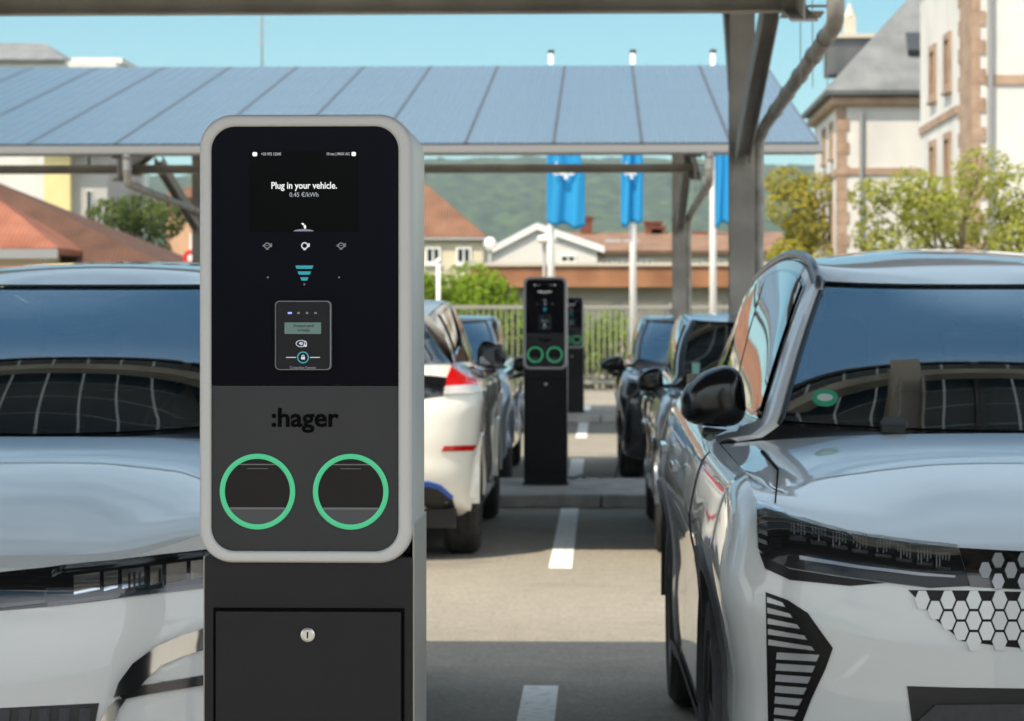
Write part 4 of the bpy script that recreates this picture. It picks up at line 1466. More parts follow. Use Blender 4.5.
stick(c, 'bonnet_seam', [(760.5, 452), (763, 451.5), (779, 470), (776, 503), (774.5, 503), (777, 470.5)], 'logo_black', .004, True, 8, which='bvh_all')
s_ = stick(c, 'parking_sticker', [(825+13*math.cos(2*PI*k/20), 398+8.5*math.sin(2*PI*k/20)) for k in range(20)], 'sticker_green', .002, False, 30, which='bvh_all', skirt=.001)[0]
stick(c, 'sticker_print', [(825+8*math.cos(2*PI*k/16), 398+3.6*math.sin(2*PI*k/16)) for k in range(16)], 'sticker_white', .003, False, 30, which='bvh_all', skirt=.001, parent=s_)
stick(c, 'washer_jet', [(880, 425), (884, 420.5), (904, 420.5), (908, 425), (906, 428), (882, 428)], 'alloy', .012, False, 30, which='bvh_all')

# left car
c = left
hl = [(-122, 584), (-60, 580), (0, 573), (60, 566), (120, 560), (205, 550), (258, 541), (268, 556), (262, 580), (205, 588), (150, 594), (100, 601), (48, 607), (0, 611), (-60, 616), (-122, 618)]
stick(c, 'headlight', hl, 'gloss_black', .003)
q = []
for x0, w in ((74, 26), (104, 14), (122, 22), (150, 12), (166, 20), (190, 14), (210, 16), (232, 16)):
    yt = 577 - (x0-74)*.13
    q.append([(x0, yt), (x0+w, yt-w*.13), (x0+w, yt+17-w*.13), (x0, yt+19)])
chips(c, 'lamp_module', None, q, 'chrome', .008)
q = [[(x0, 574-(x0-130)*.13), (x0+2.5, 574-(x0-130)*.13), (x0+2.5, 590-(x0-130)*.13), (x0, 590-(x0-130)*.13)] for x0 in (128, 133, 138, 144, 158, 163)]
chips(c, 'lamp_divider', None, q, 'gloss_black', .012)
chips(c, 'lamp_strip', None, [[(48, 603), (120, 594), (205, 584), (262, 575), (262, 578.5), (205, 588), (120, 598), (48, 607)], [(-121, 613), (-60, 610), (0, 604.5), (46, 600), (46, 603.5), (0, 608.5), (-60, 614), (-121, 616)]], 'dark_chrome', .010)
stick(c, 'lamp_cover', [(52, 575), (62, 570), (120, 564), (205, 554), (256, 546), (262, 558), (258, 576), (205, 586), (120, 597), (50, 605), (42, 604)], 'lamp_cover', .016, skirt=.0)
stick(c, 'chrome_blade', [(113, 697), (118, 682), (132, 663), (155, 646), (180, 635), (230, 618), (270, 608), (270, 628), (230, 640), (180, 656), (160, 665), (146, 678), (136, 690)], 'chrome', .014)
stick(c, 'chrome_blade', [(118, 694), (136, 686), (160, 682), (205, 674), (270, 664), (270, 674), (205, 684), (150, 693), (122, 699)], 'dark_chrome', .012)
stick(c, 'lamp_recess', [(146, 679), (162, 665), (182, 656), (230, 641), (268, 630), (268, 664), (205, 674), (165, 681)], 'paint_white', .004)
stick(c, 'chrome_blade', [(100, 721), (108, 706), (116, 699), (126, 698), (118, 710), (110, 735), (94, 735)], 'chrome', .010)
stick(c, 'lower_intake', [(-106, 712), (-60, 710), (0, 708), (60, 705), (99, 703), (92, 740), (-106, 760)], 'trim_black', .003)
q = [[(x0, 711-(x0+100)*.022), (x0+11, 711-(x0+100)*.022), (x0+8, 735), (x0-3, 735)] for x0 in range(-100, 84, 20)]
chips(c, 'intake_bar', None, q, 'cladding', .010)

# hatchback seen from behind
c = leaf
lampo, _ = stick(c, 'tail_light', [(457, 347), (463, 349), (470, 366), (481, 376), (484, 381), (484, 391), (444, 394), (446, 378), (452, 364)], 'tail_red', .014, True, 8, which='bvh_all')
stick(c, 'tail_lens', [(444, 387), (484, 385), (484, 391), (470, 394), (443, 395)], 'tail_clear', .020, True, 8, which='bvh_all')
stick(c, 'reflector', [(444, 446), (476, 445), (473, 450.5), (441, 451.5)], 'tail_red', .006, True, 8)
stick(c, 'hatch_band', [(395, 374), (430, 376), (447, 378), (443, 396), (420, 399), (395, 400)], 'gloss_black', .006, True, 8, which='bvh_all')
stick(c, 'rear_diffuser', [(330, 492), (400, 486), (428, 482), (440, 486), (452, 497), (455, 507), (440, 509), (330, 514)], 'trim_black', .005, True, 8)
stick(c, 'blue_accent', [(395, 484), (428, 481), (441, 485), (453, 496), (450, 499), (438, 489), (427, 486), (395, 489)], 'blue_trim', .010, True, 8)

# slate hatchback: headlamps and grille (mostly hidden), sticker behind the glass
c = slate
stick(c, 'headlight', [(657, 432), (672, 436), (700, 446), (702, 456), (680, 456), (660, 448)], 'lamp_cover', .006, True, 8)
stick(c, 'lower_intake', [(690, 500), (760, 500), (760, 528), (690, 524)], 'trim_black', .004, True, 10)
stick(c, 'parking_sticker', [(692, 363), (700, 363), (699, 375), (692, 375)], 'sticker_teal', .003, False, 30, which='bvh_all', skirt=.001)
c = black
stick(c, 'headlight', [(622, 396), (636, 400), (655, 406), (656, 413), (640, 413), (624, 407)], 'lamp_cover', .006, True, 8)
c = blue
stick(c, 'headlight', [(500, 396), (512, 394), (516, 402), (508, 408), (500, 410)], 'lamp_cover', .006, True, 8)

# charging cable from the black car to the ground
cb = MB()
pts = [(.40, 22.66, .80), (.32, 22.46, .79), (.24, 22.34, .70), (.19, 22.24, .42), (.15, 22.12, .14), (.12, 22.0, .022), (.25, 21.85, .02), (.50, 21.95, .02), (.42, 22.05, .022), (.1, 21.9, .02), (-.1, 21.62, .06), (-.15, 21.4, .125), (-.25, 21.2, .125), (-.33, 21.02, .25), (-.35, 20.98, .60)]
cb.tube(crom(pts, 90), .011, 8)
co = cb.build('charging_cable', 'cable_black', smooth=True)
props(co, 'black charging cable drooping from the nose of the black hatchback to the ground', 'cable')
pl = MB(); pl.tube([(.44, 22.76, .80), (.40, 22.64, .80), (.35, 22.52, .795)], [.026, .028, .014], 12)
pl.build('plug', 'trim_black', co, smooth=True)
# ------------------------------------------------------------------ vegetation
def leaf_mesh(mb, clumps, n, size, rng, flat=.35):
    tot = sum(c[3] for c in clumps)
    for (cx, cy, cz, r, rz) in [(c[0], c[1], c[2], c[3], c[4] if len(c) > 4 else c[3]*.8) for c in clumps]:
        k = int(n*r/tot)
        for _ in range(k):
            while True:
                v = Vector((rng.uniform(-1, 1), rng.uniform(-1, 1), rng.uniform(-1, 1)))
                if v.length <= 1: break
            v = v.normalized()*(v.length**.45)
            p = Vector((cx+v.x*r, cy+v.y*r, cz+v.z*rz))
            s = size*rng.uniform(.55, 1.25)
            nrm = (v + Vector((rng.uniform(-1, 1), rng.uniform(-1, 1), rng.uniform(-.4, 1.2)))*.8)
            if nrm.length < .05: nrm = Vector((0, 0, 1))
            nrm.normalize()
            a = nrm.orthogonal().normalized(); a.rotate(Matrix.Rotation(rng.uniform(0, 6.28), 3, nrm)); b = nrm.cross(a)
            mb.add([p-a*s, p+b*s*.45+nrm*s*.12, p+a*s, p-b*s*.45+nrm*s*.12], [(0, 1, 2, 3)])
def make_tree(name, label, cat, x, y, trunk_h, clumps, n, size, leafmat, group=None, seed=1, tr=.16, z0=0):
    rng = random.Random(seed)
    t = thing(name, label, cat, (x, y, z0), 0, group)
    tk = MB()
    tk.tube(crom([(0, 0, -.05), (.05, .02, trunk_h*.4), (-.03, 0, trunk_h*.8), (.02, 0, trunk_h)], 12), [tr*(1.25-.5*i/11) for i in range(12)], 10)
    for c in clumps:
        a = Vector((rng.uniform(-.05, .05), 0, trunk_h*rng.uniform(.75, .98))); b = Vector(c[:3])
        m_ = a.lerp(b, .5) + Vector((rng.uniform(-.2, .2), rng.uniform(-.2, .2), rng.uniform(0, .3)))
        tk.tube(crom([a, m_, b], 8), [tr*.45*(1-.85*i/7) for i in range(8)], 6)
        for q in range(3):
            e = b + Vector((rng.uniform(-1, 1), rng.uniform(-1, 1), rng.uniform(-.3, .9)))*c[3]*.8
            tk.tube([b.lerp(m_, .25), b.lerp(e, .5) + Vector((0, 0, .08)), e], [tr*.12, tr*.08, tr*.03], 5)
    tk.build('trunk', 'bark', t, smooth=True)
    lf = MB(); leaf_mesh(lf, clumps, n, size, rng)
    lf.build('crown', leafmat, t, recalc=False)
    return t
def rnd_clumps(seed, n, cx, cz, rx, rz, r0, r1, ry=None):
    rng = random.Random(seed); out = []
    for i in range(n):
        while True:
            v = Vector((rng.uniform(-1, 1), rng.uniform(-1, 1), rng.uniform(-1, 1)))
            if v.length < 1: break
        out.append((cx+v.x*rx, v.y*(ry or rx), cz+v.z*rz, rng.uniform(r0, r1)))
    return out
p = at(960, 0, 41)
make_tree('tree', 'loose light green tree in front of the white villa with brown stone corners', 'tree', p.x, 41, 2.0,
    rnd_clumps(5, 9, -.1, 2.75, 1.2, .75, .45, .75) + [(-1.1, 0, 2.2, .5), (-1.35, .2, 3.35, .38), (-.75, 0, 3.5, .42), (.35, 0, 3.75, .5), (1.0, 0, 3.4, .6), (1.3, 0, 2.6, .7), (-1.65, 0, 2.15, .3), (-1.3, .3, 2.75, .4)], 8000, .058, 'leaf_pale', seed=4, tr=.09)
p = at(786, 0, 72)
make_tree('tree', 'dense yellowish green tree between the canopy post and the slate roofed villa', 'tree', p.x+.3, 72, 2.2,
    rnd_clumps(8, 10, 0, 3.4, .95, 1.7, .5, .8) + [(-.3, 0, 5.2, .6), (.5, 0, 5.0, .65), (-.75, 0, 1.9, .6), (.2, 0, 1.6, .9)], 8500, .085, 'leaf_yellow', seed=9, tr=.15)
for px, Y, h, sd, lab, lm in ((140, 76, 4.6, 11, 'dark green tree left of the pink house', 'leaf_green'), (172, 70, 3.0, 12, 'smaller leafy tree between the pink house and the tiled roof', 'leaf_green'),
                          (18, 92, 5.6, 14, 'olive coloured tree behind the orange roof, beside the yellow house', 'leaf_olive')):
    p = at(px, 0, Y)
    make_tree('tree', lab, 'tree', p.x, Y, h*.5, rnd_clumps(sd, 10, 0, h*.74, 1.35, h*.30, .55, .95), 6500, .10, lm, seed=sd, tr=.16)
p = at(4, 0, 118)
make_tree('tree', 'tall tree beside the gable with the grey roof at the far left', 'tree', p.x-1.0, 118, 7, rnd_clumps(21, 8, 0, 11.4, 1.2, 2.1, .6, .95), 4500, .12, 'leaf_olive', seed=23, tr=.2)

def make_bush(name, label, x, y, w, d, h, n, size, lm, seed, cat='bush', group=None):
    rng = random.Random(seed)
    t = thing(name, label, cat, (x, y, 0), 0, group)
    cl = []
    for i in range(int(10+w*9)):
        cl.append((rng.uniform(-w/2, w/2), rng.uniform(-d/2, d/2), h*rng.uniform(.25, .86), h*rng.uniform(.22, .32)))
    st = MB()
    for c in cl[::2]:
        st.tube([(c[0]*.8, c[1]*.8, -.03), (c[0], c[1], c[2])], [.03, .012], 6)
    st.build('stem', 'bark', t)
    lf = MB(); leaf_mesh(lf, cl, n, size, rng); lf.build('foliage', lm, t, recalc=False)
    return t
p = at(455, 0, 57)
make_bush('hedge', 'bright yellow green hedge rising above the fence left of the charging pillars', p.x, 57, 2.5, 1.2, 2.50, 34000, .066, 'leaf_bright', 31, 'hedge')
for px, w, h, sd, lab in ((607, .9, 1.7, 33, 'narrow green shrub behind the fence beside the white flagpole'), (585, .7, 1.25, 34, 'small low shrub behind the fence right of the far charging pillar'), (655, .9, 1.5, 35, 'shrub behind the fence right of the middle flagpole')):
    p = at(px, 0, 53.6)
    make_bush('shrub', lab, p.x, 53.6, w, .8, h, 1800, .06, 'leaf_bright', sd, 'shrub')

# ------------------------------------------------------------------ fence and flagpoles
fx0, fx1 = -9.0, 6.5
ft = thing('metal_fence', 'pale metal railing with upright bars running behind the charging pillars', 'fence', (0, 52, 0))
fb = MB()
x = fx0
while x < fx1:
    fb.box(x-.012, x+.012, -.012, .012, .12, 1.66); x += .115
fb.build('bar_panel', 'fence_steel', ft)
for zz in (.18, 1.68):
    rl = MB(); rl.box(fx0, fx1, -.03, .03, zz-.035, zz+.035); rl.build('rail', 'fence_steel', ft)
x = fx0
while x <= fx1+.01:
    ps = MB(); ps.box(x-.035, x+.035, .031, .09, 0, 1.76); ps.build('post', 'fence_steel', ft); x += 2.6
for k, (px, lab, wpx, side) in enumerate(((551, 'left', 38, 1), (633, 'middle', 22, -1), (713, 'right', 22, 1))):
    p = at(px, 0, 48)
    t = thing('flagpole', {'left': 'white flagpole standing behind the middle charging pillar', 'middle': 'white flagpole whose foot stands clear in front of the fence', 'right': 'white flagpole just left of the tall canopy post'}[lab], 'flagpole', (p.x, 48, 0), 0, 'white flagpoles')
    m_ = MB(); m_.tube([(0, 0, 0), (0, 0, 3), (0, 0, 6.35)], [.070, .062, .045], 14); m_.build('pole', 'white_paint', t, smooth=True)
    m_ = MB(); m_.lathe([(.056, 6.35), (.062, 6.36), (.062, 6.40), (.001, 6.41)], 14); m_.build('finial', 'cable_black', t, smooth=True)
    m_ = MB(); m_.lathe([(.16, 0), (.16, .03), (.09, .05), (.075, .18)], 16); m_.build('base', 'steel', t, smooth=True)
    # banner hanging limp in folds
    rng = random.Random(40+k)
    fl = MB(); rows = []
    wid = wpx/54.0
    zt, zb_ = 6.12, 1.4 + (HOR-(226 if k == 0 else 224))*48/F
    ph = rng.uniform(0, 6)
    for i in range(40):
        v = i/39; row = []
        for j in range(30):
            u = j/29
            ww = wid*(.16+.84*min(1, v*1.5)**.9)
            x0_ = -.075 if k == 0 else -wid*.55*(ww/wid) if k == 1 else .03
            xx = x0_ + u*ww
            yy = -.15 + .055*math.sin(u*8+ph+v*1.5)*(.3+.7*v) + .03*math.sin(u*15+v*4+ph)
            zz = lerp(zt, zb_, v) + v*(.10*(u-.5)*(1 if k else -1) + .035*math.sin(u*11+ph))
            row.append((xx, yy, zz))
        rows.append(row)
    fl.grid(rows)
    fo = fl.build('flag', 'flag_blue', None, smooth=True)
    fo.location = (p.x, 48, 0)
    sl = fo.modifiers.new('cloth', 'SOLIDIFY'); sl.thickness = .006
    props(fo, {'left': 'wide blue banner hanging limp from the leftmost flagpole', 'middle': 'narrow blue banner folded round the middle flagpole', 'right': 'blue banner partly hidden by the tall canopy post'}[lab], 'flag', 'blue banners on the flagpoles')
    # white lettering on the banner
    if k < 2:
        xm = sum(q[0] for q in rows[30])/30
        text('flag_lettering', ':hager', .34, 'flag_white', fo, (xm-.02, -.245, 1.4 + (HOR-170)*48/F), .008, width=min(.42, wid*.6), rz=0)

# ------------------------------------------------------------------ lamps, masts, sign
p = at(449, 0, 55)
t = thing('street_lamp', 'thin white bollard pole in front of the yellow green hedge', 'pole', (p.x, 51.4, 0))
m_ = MB(); m_.tube([(0, 0, 0), (0, 0, 2.55)], [.05, .04], 10); m_.build('pole', 'white_paint', t, smooth=True)
m_ = MB(); m_.lathe([(.05, 2.55), (.06, 2.57), (.06, 2.62), (.001, 2.65)], 10); m_.build('cap', 'white_paint', t, smooth=True)
p = at(490, 0, 66)
t = thing('street_lamp', 'white globe lamp beside the brown tiled house', 'street lamp', (p.x, 66, 0))
m_ = MB(); m_.tube([(0, 0, 0), (0, 0, 3.2)], [.06, .04], 10); m_.build('pole', 'gutter_white', t, smooth=True)
m_ = MB(); m_.lathe([(.001, 3.15)] + [(.16*math.sin(R(a)), 3.36-.17*math.cos(R(a))) for a in range(15, 180, 15)] + [(.001, 3.53)], 16); m_.build('globe', 'white_paint', t, smooth=True)
p = at(547, 0, 50.5)
t = thing('street_lamp', 'grey twin pole lamp with a flat white head behind the middle charging pillar', 'street lamp', (p.x, 50.5, 0))
m_ = MB(); m_.tube([(-.055, 0, 0), (-.055, 0, 2.9)], .032, 10); m_.tube([(.055, 0, 0), (.055, 0, 2.9)], .032, 10); m_.build('pole', 'gutter_white', t, smooth=True)
m_ = MB(); m_.lathe([(.001, 2.9), (.14, 2.9), (.21, 2.97), (.17, 3.05), (.001, 3.10)], 18); m_.build('lamp_head', 'white_paint', t, smooth=True)
p = at(186, 258, 50)
t = thing('road_sign', 'red and white round road sign at the left edge of the charging pillar', 'road sign', (p.x+.1, 50, 0))
m_ = MB(); m_.tube([(0, 0.03, 0), (0, 0.03, 3.1)], .035, 10); m_.build('pole', 'galvanised', t, smooth=True)
m_ = MB(); m_.lathe([(.001, -.01), (.16, -.01), (.16, .005), (.001, .005)], 28, 'y', (0, 0, p.z)); m_.build('sign_plate', 'sign_red', t)
m_ = MB(); m_.lathe([(.001, -.014), (.07, -.014), (.07, -.009)], 28, 'y', (0, 0, p.z)); m_.build('sign_face', 'sign_white', t)
p = at(262, 0, 140)
t = thing('antenna_mast', 'thin grey antenna mast rising above the solar panels', 'antenna', (p.x, 140, 0))
m_ = MB(); zt = 1.4+(HOR-11)*140/F; m_.tube([(0, 0, 0), (0, 0, zt*.6), (0, 0, zt)], [.14, .08, .05], 8); m_.build('mast', 'slate', t, smooth=True)
m_ = MB()
for dz in (.6, 1.1, 1.6): m_.bar((-.5+.12*dz, 0, zt-dz), (.5-.12*dz, 0, zt-dz), .04, .04)
m_.build('crossbar', 'galvanised', t)

# ------------------------------------------------------------------ houses
def win(par, x0, x1, z0, z1, y, face='front', fm='white_paint', trim=.06, lbl=None, bars=True):
    f = MB()
    def bx(mb, a0, a1, d0, d1, c0, c1):
        if face == 'front': mb.box(a0, a1, y+d0, y+d1, c0, c1)
        else: mb.box(y+d0, y+d1, a0, a1, c0, c1)
    for (a0, a1, c0, c1) in ((x0, x0+trim, z0, z1), (x1-trim, x1, z0, z1), (x0+trim, x1-trim, z1-trim, z1), (x0+trim, x1-trim, z0, z0+trim)):
        bx(f, a0, a1, -.06, .04, c0, c1)
    if bars:
        xm = (x0+x1)/2; bx(f, xm-.025, xm+.025, -.035, .02, z0+trim, z1-trim)
    o = f.build('window', fm, par)
    g_ = MB(); bx(g_, x0+trim-.01, x1-trim+.01, -.018, -.006, z0+trim-.01, z1-trim+.01); g_.build('pane', 'window_glass', o)
    sl = MB(); bx(sl, x0-.05, x1+.05, -.10, .03, z0-.07, z0-.004); sl.build('sill', fm, o)
    return o
def hip(mb, x0, x1, y0, y1, z0, z1, ov, ridge):   # ridge: (xa, ya, xb, yb)
    a = [(x0-ov, y0-ov, z0), (x1+ov, y0-ov, z0), (x1+ov, y1+ov, z0), (x0-ov, y1+ov, z0)]
    r = [(ridge[0], ridge[1], z1), (ridge[2], ridge[3], z1)]
    lo = [(v[0], v[1], v[2]-.12) for v in a]
    vs = a + r + lo
    if abs(ridge[2]-ridge[0]) >= abs(ridge[3]-ridge[1]): fs = [(0, 1, 5, 4), (1, 2, 5), (2, 3, 4, 5), (3, 0, 4)]
    else: fs = [(0, 1, 4), (1, 2, 5, 4), (2, 3, 5), (3, 0, 4, 5)]
    fs += [(6, 7, 1, 0), (7, 8, 2, 1), (8, 9, 3, 2), (9, 6, 0, 3), (9, 8, 7, 6)]
    mb.add(vs, fs)
def gable(mb, x0, x1, y0, y1, z0, z1, ov, th=.14, along='y'):
    # roof slabs, ridge along y (gable faces the camera) or along x
    if along == 'y':
        xm = (x0+x1)/2; k = (z1-z0)/(xm-x0)
        for sx, xe in ((-1, x0-ov), (1, x1+ov)):
            ze = z0-ov*k
            mb.hexa([(xe, y0-ov, ze), (xm, y0-ov, z1), (xm, y1+ov, z1), (xe, y1+ov, ze), (xe, y0-ov, ze+th), (xm, y0-ov, z1+th), (xm, y1+ov, z1+th), (xe, y1+ov, ze+th)])
    else:
        ym = (y0+y1)/2; k = (z1-z0)/(ym-y0)
        for ye in (y0-ov, y1+ov):
            ze = z0-ov*k
            mb.hexa([(x0-ov, ye, ze), (x1+ov, ye, ze), (x1+ov, ym, z1), (x0-ov, ym, z1), (x0-ov, ye, ze+th), (x1+ov, ye, ze+th), (x1+ov, ym, z1+th), (x0-ov, ym, z1+th)])
def P2(px, py, Y): return at(px, py, Y)
def X_(px, Y): return at(px, 0, Y).x
def Z_(py, Y): return at(512, py, Y).z

# white villa A (slate roof)
Y = 70.0
xa = X_(838, Y); xb = xa + 9.0; zt = Z_(97, Y)
t = thing('house', 'white villa with a grey slate roof and skylight, farther of the two right villas', 'house', (xa, Y, 0))
w = MB(); w.box(0, xb-xa, 0, 7.6, 0, zt); w.build('wall', 'plaster_white', t)
q = MB()
zz = 0; k = 0
while zz < zt-.4:
    wq = .30 if k % 2 else .22
    q.box(-.03, wq, -.03, .02, zz, zz+.30); q.box(-.031, .02, .0205, wq, zz, zz+.30); zz += .31; k += 1
q.build('quoin', 'sandstone', t)
q = MB(); q.box(-.04, xb-xa, -.045, .04, Z_(172, Y)-.09, Z_(172, Y)+.09); q.box(-.045, .04, .041, 7.6, Z_(172, Y)-.10, Z_(172, Y)+.08); q.build('string_course', 'sandstone', t)
q = MB(); q.box(-.22, xb-xa, -.22, 7.8, zt-.28, zt+.0); q.build('cornice', 'sandstone', t, bevel=.12, seg=3)
rf = MB()
hip(rf, 0, xb-xa, 0, 7.6, zt+.13, zt+3.5, .36, (2.7, 3.4, xb-xa-3, 3.4))
ro = rf.build('roof', 'slate', t)
sk = MB(); sk.hexa([(1.95, .72, zt+1.18), (2.75, .72, zt+1.18), (2.75, 1.35, zt+1.72), (1.95, 1.35, zt+1.72), (1.95, .62, zt+1.30), (2.75, .62, zt+1.30), (2.75, 1.25, zt+1.84), (1.95, 1.25, zt+1.84)]); sk.build('skylight', 'window_glass', ro)
lm = MB(); lm.box(.1, 1.5, 4.4, 5.6, zt+1.0, zt+2.02); lm.build('dormer', 'slate', ro)
lm = MB(); lm.box(-.02, 1.62, 4.28, 5.72, zt+2.03, zt+2.15); lm.box(.62, .95, 4.8, 5.1, zt+2.15, zt+2.7); lm.lathe([(.18, zt+2.7), (.02, zt+3.1)], 8, 'z', (.785, 4.95, 0)); lm.build('chimney', 'plaster_beige', ro)
dpp = MB(); dpp.tube([(.62, -.09, 0), (.62, -.09, zt-.45)], .06, 8); dpp.build('rain_pipe', 'gutter_white', t)
for (a, b) in ((1.3, 2.1), (3.7, 4.5)):
    for (z0, z1) in ((Z_(155, Y), Z_(118, Y)), (Z_(245, Y), Z_(200, Y))): win(t, a, b, z0, z1, -.0, 'side', 'sandstone')
# white villa B (nearer, right)
Y = 55.0
xa = X_(973, Y); zt = 10.6
t = thing('house', 'tall white villa at the right edge with a brown stone corner and narrow windows', 'house', (xa, Y, 0))
w = MB(); w.box(0, 9, 0, 9.0, 0, zt); w.build('wall', 'plaster_white', t)
q = MB(); zz = 0; k = 0
while zz < zt-.4:
    wq = .26 if k % 2 else .14
    wl = 2.1 if k % 2 else 1.8
    q.box(-.03, wq, -.03, .02, zz, zz+.30); q.box(-.031, .02, .0205, wl, zz, zz+.30); zz += .305; k += 1
q.build('quoin', 'sandstone', t)
q = MB(); q.box(.27, 9, -.045, .04, Z_(78, Y)-.17, Z_(78, Y)+.03); q.box(-.045, .04, 2.2, 9.0, Z_(92, Y)-.30, Z_(92, Y)-.12); q.build('string_course', 'sandstone', t)
q = MB(); q.box(-.4, 9, -.4, 9.4, zt, zt+.4); q.build('cornice', 'sandstone', t)
rf = MB(); hip(rf, 0, 9, 0, 9, zt+.53, zt+4, .7, (4, 4.5, 5, 4.5)); rf.build('roof', 'slate', t)
dpp = MB(); dpp.tube([(.36, -.09, 0), (.36, -.09, zt-.05)], .06, 8); dpp.build('rain_pipe', 'gutter_white', t)
for (a, b) in ((3.3, 4.4), (5.9, 7.0)):
    for (z0, z1) in ((Z_(88, Y)+.25, Z_(24, Y)+.2), (Z_(190, Y)+.2, Z_(130, Y)+.2), (.9, 2.7)): win(t, a, b, z0, z1, -.0, 'side', 'sandstone', .16)
# house with brown roof, left of centre
Y = 78.0
xr = X_(483, Y); zt = Z_(240, Y)
t = thing('house', 'cream house with steep brown hipped roof right behind the big charging pillar', 'house', (xr, Y, 0))
w = MB(); w.box(-7, 0, 0, 7, 0, zt); w.build('wall', 'plaster_cream', t)
rf = MB(); hip(rf, -7, 0, 0, 7, zt+.1, zt+3.1, .12, (-3.6, 3.4, -3.4, 3.6)); rf.build('roof', 'tile_brown', t)
for k in range(5):
    x1 = -.35 - k*.92
    win(t, x1-.46, x1, Z_(262, Y)-.05, Z_(247, Y), 0)
q = MB(); q.tube([(.12, -.13, zt+.02), (-7.1, -.13, zt+.02)], .05, 8); q.build('gutter', 'gutter_white', t)
# white gable house
Y = 88.0
xl, xr2 = X_(486, Y), X_(597, Y); xm = X_(537, Y)
zr = Z_(228, Y); ze = Z_(252, Y)
t = thing('house', 'white house with a low wide gable behind the flagpoles', 'house', (xl, Y, 0))
hw = (xr2-xl)
w = MB(); w.prism([(0, 0), (hw, 0), (hw, ze+.12), (xm-xl, zr-.05), (0, ze-.12)], 0, 8); w.build('wall', 'plaster_white', t)
rf = MB(); th = .16
for (xe, zz_) in ((-.45, ze-.32), (hw+.25, ze+.02)):
    rf.hexa([(xe, -.1, zz_), (xm-xl, -.1, zr), (xm-xl, 8.3, zr), (xe, 8.3, zz_), (xe, -.1, zz_+th), (xm-xl, -.1, zr+th), (xm-xl, 8.3, zr+th), (xe, 8.3, zz_+th)])
rf.build('roof', 'tile_dull', t)
fb = MB()
for (xe, zz_) in ((-.45, ze-.32), (hw+.25, ze+.02)):
    fb.hexa([(xe, -.14, zz_-.06), (xm-xl, -.14, zr-.06), (xm-xl, -.102, zr-.06), (xe, -.102, zz_-.06), (xe, -.14, zz_+th+.01), (xm-xl, -.14, zr+th+.01), (xm-xl, -.102, zr+th+.01), (xe, -.102, zz_+th+.01)])
fb.build('bargeboard', 'white_paint', t)
win(t, X_(560, Y)-xl, X_(576, Y)-xl, Z_(263, Y), Z_(255, Y), 0)
# long roof with chimneys
Y = 97.0
xl, xr2 = X_(566, Y), X_(780, Y); ze = Z_(253, Y); zr = Z_(233, Y)
t = thing('house', 'long low house with dull brown roof and red brick chimneys', 'house', (xl, Y, 0))
hw = xr2-xl
w = MB(); w.box(0, hw, 0, 7, 0, ze); w.build('wall', 'plaster_beige', t)
rf = MB(); gable(rf, 0, hw, 0, 7, ze, zr, .3, .14, 'x'); ro = rf.build('roof', 'tile_dull', t)
for px, top, wd in ((586, 213, .46), (655, 218, .62), (660, 223, .5), (703, 229, .5), (726, 231, .4), (757, 233, .4)):
    x = X_(px, Y)-xl
    cm = MB(); zt_ = Z_(top, Y); cm.box(x-wd/2, x+wd/2, 3.1, 3.8, zr-1.0, zt_-.12); cm.box(x-wd/2-.05, x+wd/2+.05, 3.05, 3.85, zt_-.119, zt_); cm.build('chimney', 'tile_orange', ro)
for px in (613, 632):
    x = X_(px, Y)-xl
    sk = MB(); sk.hexa([(x-.3, 1.2, zr-.55), (x+.3, 1.2, zr-.55), (x+.3, 1.7, zr-.36), (x-.3, 1.7, zr-.36), (x-.3, 1.2, zr-.40), (x+.3, 1.2, zr-.40), (x+.3, 1.7, zr-.20), (x-.3, 1.7, zr-.20)]); sk.build('skylight', 'gutter_white', ro)
for px in (600, 616, 640, 690, 712, 735): win(t, X_(px, Y)-xl, X_(px, Y)-xl+.5, ze-.75, ze-.25, 0)
# low building with the rusty fascia
Y = 63.0
xl, xr2 = X_(478, Y), X_(776, Y)
t = thing('garage_block', 'low flat building with rust brown fascia behind the metal railing', 'building', (xl, Y, 0))
hw = xr2-xl
w = MB(); w.box(0, hw, .8, 6, 0, Z_(286, Y)); w.build('wall', 'plaster_grey', t)
q = MB(); q.box(-.2, hw+.2, .1, 6.2, Z_(287, Y), Z_(266, Y)); q.build('fascia', 'rust_fascia', t)
q = MB(); q.box(-.25, hw+.25, .04, 6.25, Z_(266, Y), Z_(262.5, Y)); q.build('roof_edge', 'plaster_beige', t)
for k in range(5):
    x = .7+k*1.4
    dd = MB(); dd.box(x, x+1.05, .76, .80, 0, 1.9); dd.build('garage_door', 'plaster_beige', t)
# orange roofed house on the left
Y = 56.0
ze = Z_(263, Y)
xr = X_(166, Y)-.35
t = thing('house', 'bungalow with orange tiled hipped roof behind the left white car', 'house', (xr, Y, 0))
w = MB(); w.box(-9, -.5, .5, 7.5, 0, ze-.1); w.build('wall', 'plaster_cream', t)
rf = MB(); hip(rf, -9, -.0, 0, 7.5, ze, Z_(172, 59.5), .35, (-4.9, 3.6, -4.7, 3.7)); ro = rf.build('roof', 'tile_umber', t)
pr = MB(); z0 = Z_(248, 54); 
xq = X_(62, 54)-xr
hip(pr, -9, xq-.2, -2.2, 1.2, z0, Z_(196, 54), .2, (-6, -.4, -3.2, -.2)); pr.build('porch_roof', 'tile_orange', t)
q = MB(); q.box(-9.2, xq, -2.43, -2.40, z0-.22, z0-.02); q.build('gutter', 'gutter_white', t)
q = MB(); q.box(-8.8, xq-.4, -1.9, .49, 0, z0-.14); q.build('porch_wall', 'plaster_cream', t)
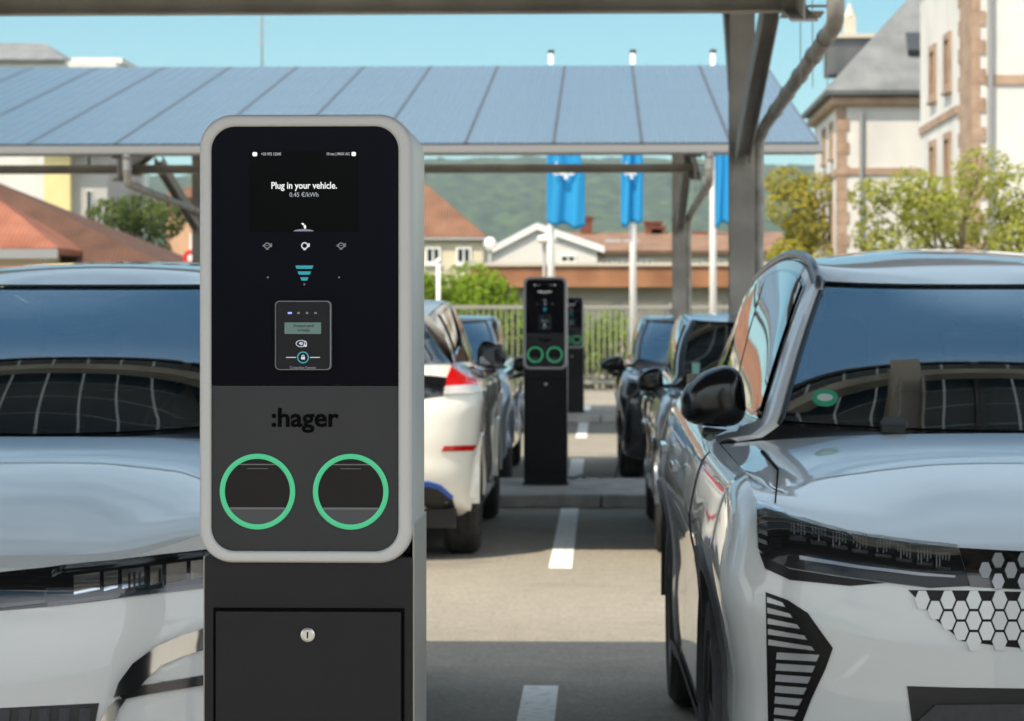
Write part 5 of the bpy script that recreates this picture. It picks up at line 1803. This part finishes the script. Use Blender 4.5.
# yellow house with grey part
Y = 86.0
xl, xm_, xr2 = X_(44, Y), X_(70, Y), X_(105, Y)
t = thing('house', 'yellow and grey town house seen between the orange roof and the far canopy', 'house', (xl, Y, 0))
w = MB(); w.box(0, xm_-xl, 0, 7, 0, 7.0); w.build('wall', 'plaster_yellow', t)
w = MB(); w.box(xm_-xl+.002, xr2-xl, .4, 7, 0, 7.2); w.build('side_wing', 'plaster_grey', t)
rf = MB(); hip(rf, 0, xr2-xl, 0, 7, 7.3, 9.0, .3, (.8, 3.4, 1.2, 3.6)); rf.build('roof', 'tile_dull', t)
for z0 in (Z_(168, Y), Z_(218, Y)): win(t, X_(84, Y)-xl, X_(90, Y)-xl, z0, z0+.95, .4, trim=.02, bars=False)
# pink house
Y = 90.0
xl = X_(165, Y)
t = thing('house', 'salmon pink house half hidden by trees left of the charging pillar', 'house', (xl, Y, 0))
w = MB(); w.box(0, 6, 0, 6, 0, 5.6); w.build('wall', 'plaster_pink', t)
rf = MB(); hip(rf, 0, 6, 0, 6, 5.7, 6.9, .3, (2.8, 2.9, 3.2, 3.1)); rf.build('roof', 'tile_brown', t)
win(t, .9, 1.7, 2.4, 3.8, 0)
# far house with grey gable, top left
Y = 125.0
t = thing('house', 'tall house with grey roof peeking over the solar panels at the far left', 'house', (X_(28, Y), Y, 0))
w = MB(); w.box(-6, 4.3, 0, 9, 0, Z_(60, Y)); w.build('wall', 'plaster_white', t)
zt = Z_(60, Y); rf = MB()
hip(rf, -6, 1.55, 0, 9, zt+.1, Z_(31, Y), .3, (-4.5, 4.4, -.2, 4.6)); rf.build('roof', 'slate', t)
q = MB(); q.box(1.9, 4.4, 1, 8, zt, zt+.28); q.build('parapet', 'plaster_white', t)

# ------------------------------------------------------------------ wooded hills
def hill_h(x, y):
    d = (y-900)/1200
    a = sstep(-.25, .95, d)
    r = 118 + 16*noise.noise(Vector((x/420, 3.1, y/800))) + 9*noise.noise(Vector((x/160, 1.1, y/300))) - .025*abs(x-60)
    return a*r
hl_ = MB(); rows = []
nx, ny = 300, 110
for j in range(ny):
    y = 700 + 1500*(j/(ny-1))
    row = []
    for i in range(nx):
        x = lerp(-650, 750, i/(nx-1)) * (y/1500)
        h = hill_h(x, y)
        if h > 2:
            n1 = noise.noise(Vector((x/15, y/26, 0))); n2 = noise.noise(Vector((x/7, y/13, 5)))
            h += 4.5*n1 + 2.6*n2
        row.append((x, y, h-1))
    rows.append(row)
hl_.grid(rows)
props(hl_.build('hills', 'hill_forest', smooth=True), kind='structure')

# ------------------------------------------------------------------ air
if True:
    hz = MB(); hz.box(-4200, 4200, -4200, 4200, -1.2, 260)
    m = bpy.data.materials.new('haze'); m.use_nodes = True; M['haze'] = m
    m.node_tree.nodes.remove(m.node_tree.nodes['Principled BSDF'])
    pv = N(m, 'ShaderNodeVolumePrincipled')
    pv.inputs['Color'].default_value = (.80, .92, 1.0, 1)
    pv.inputs['Density'].default_value = HAZE
    pv.inputs['Anisotropy'].default_value = .2
    L(m, pv.outputs[0], m.node_tree.nodes['Material Output'].inputs['Volume'])
    props(hz.build('haze', m), kind='stuff')
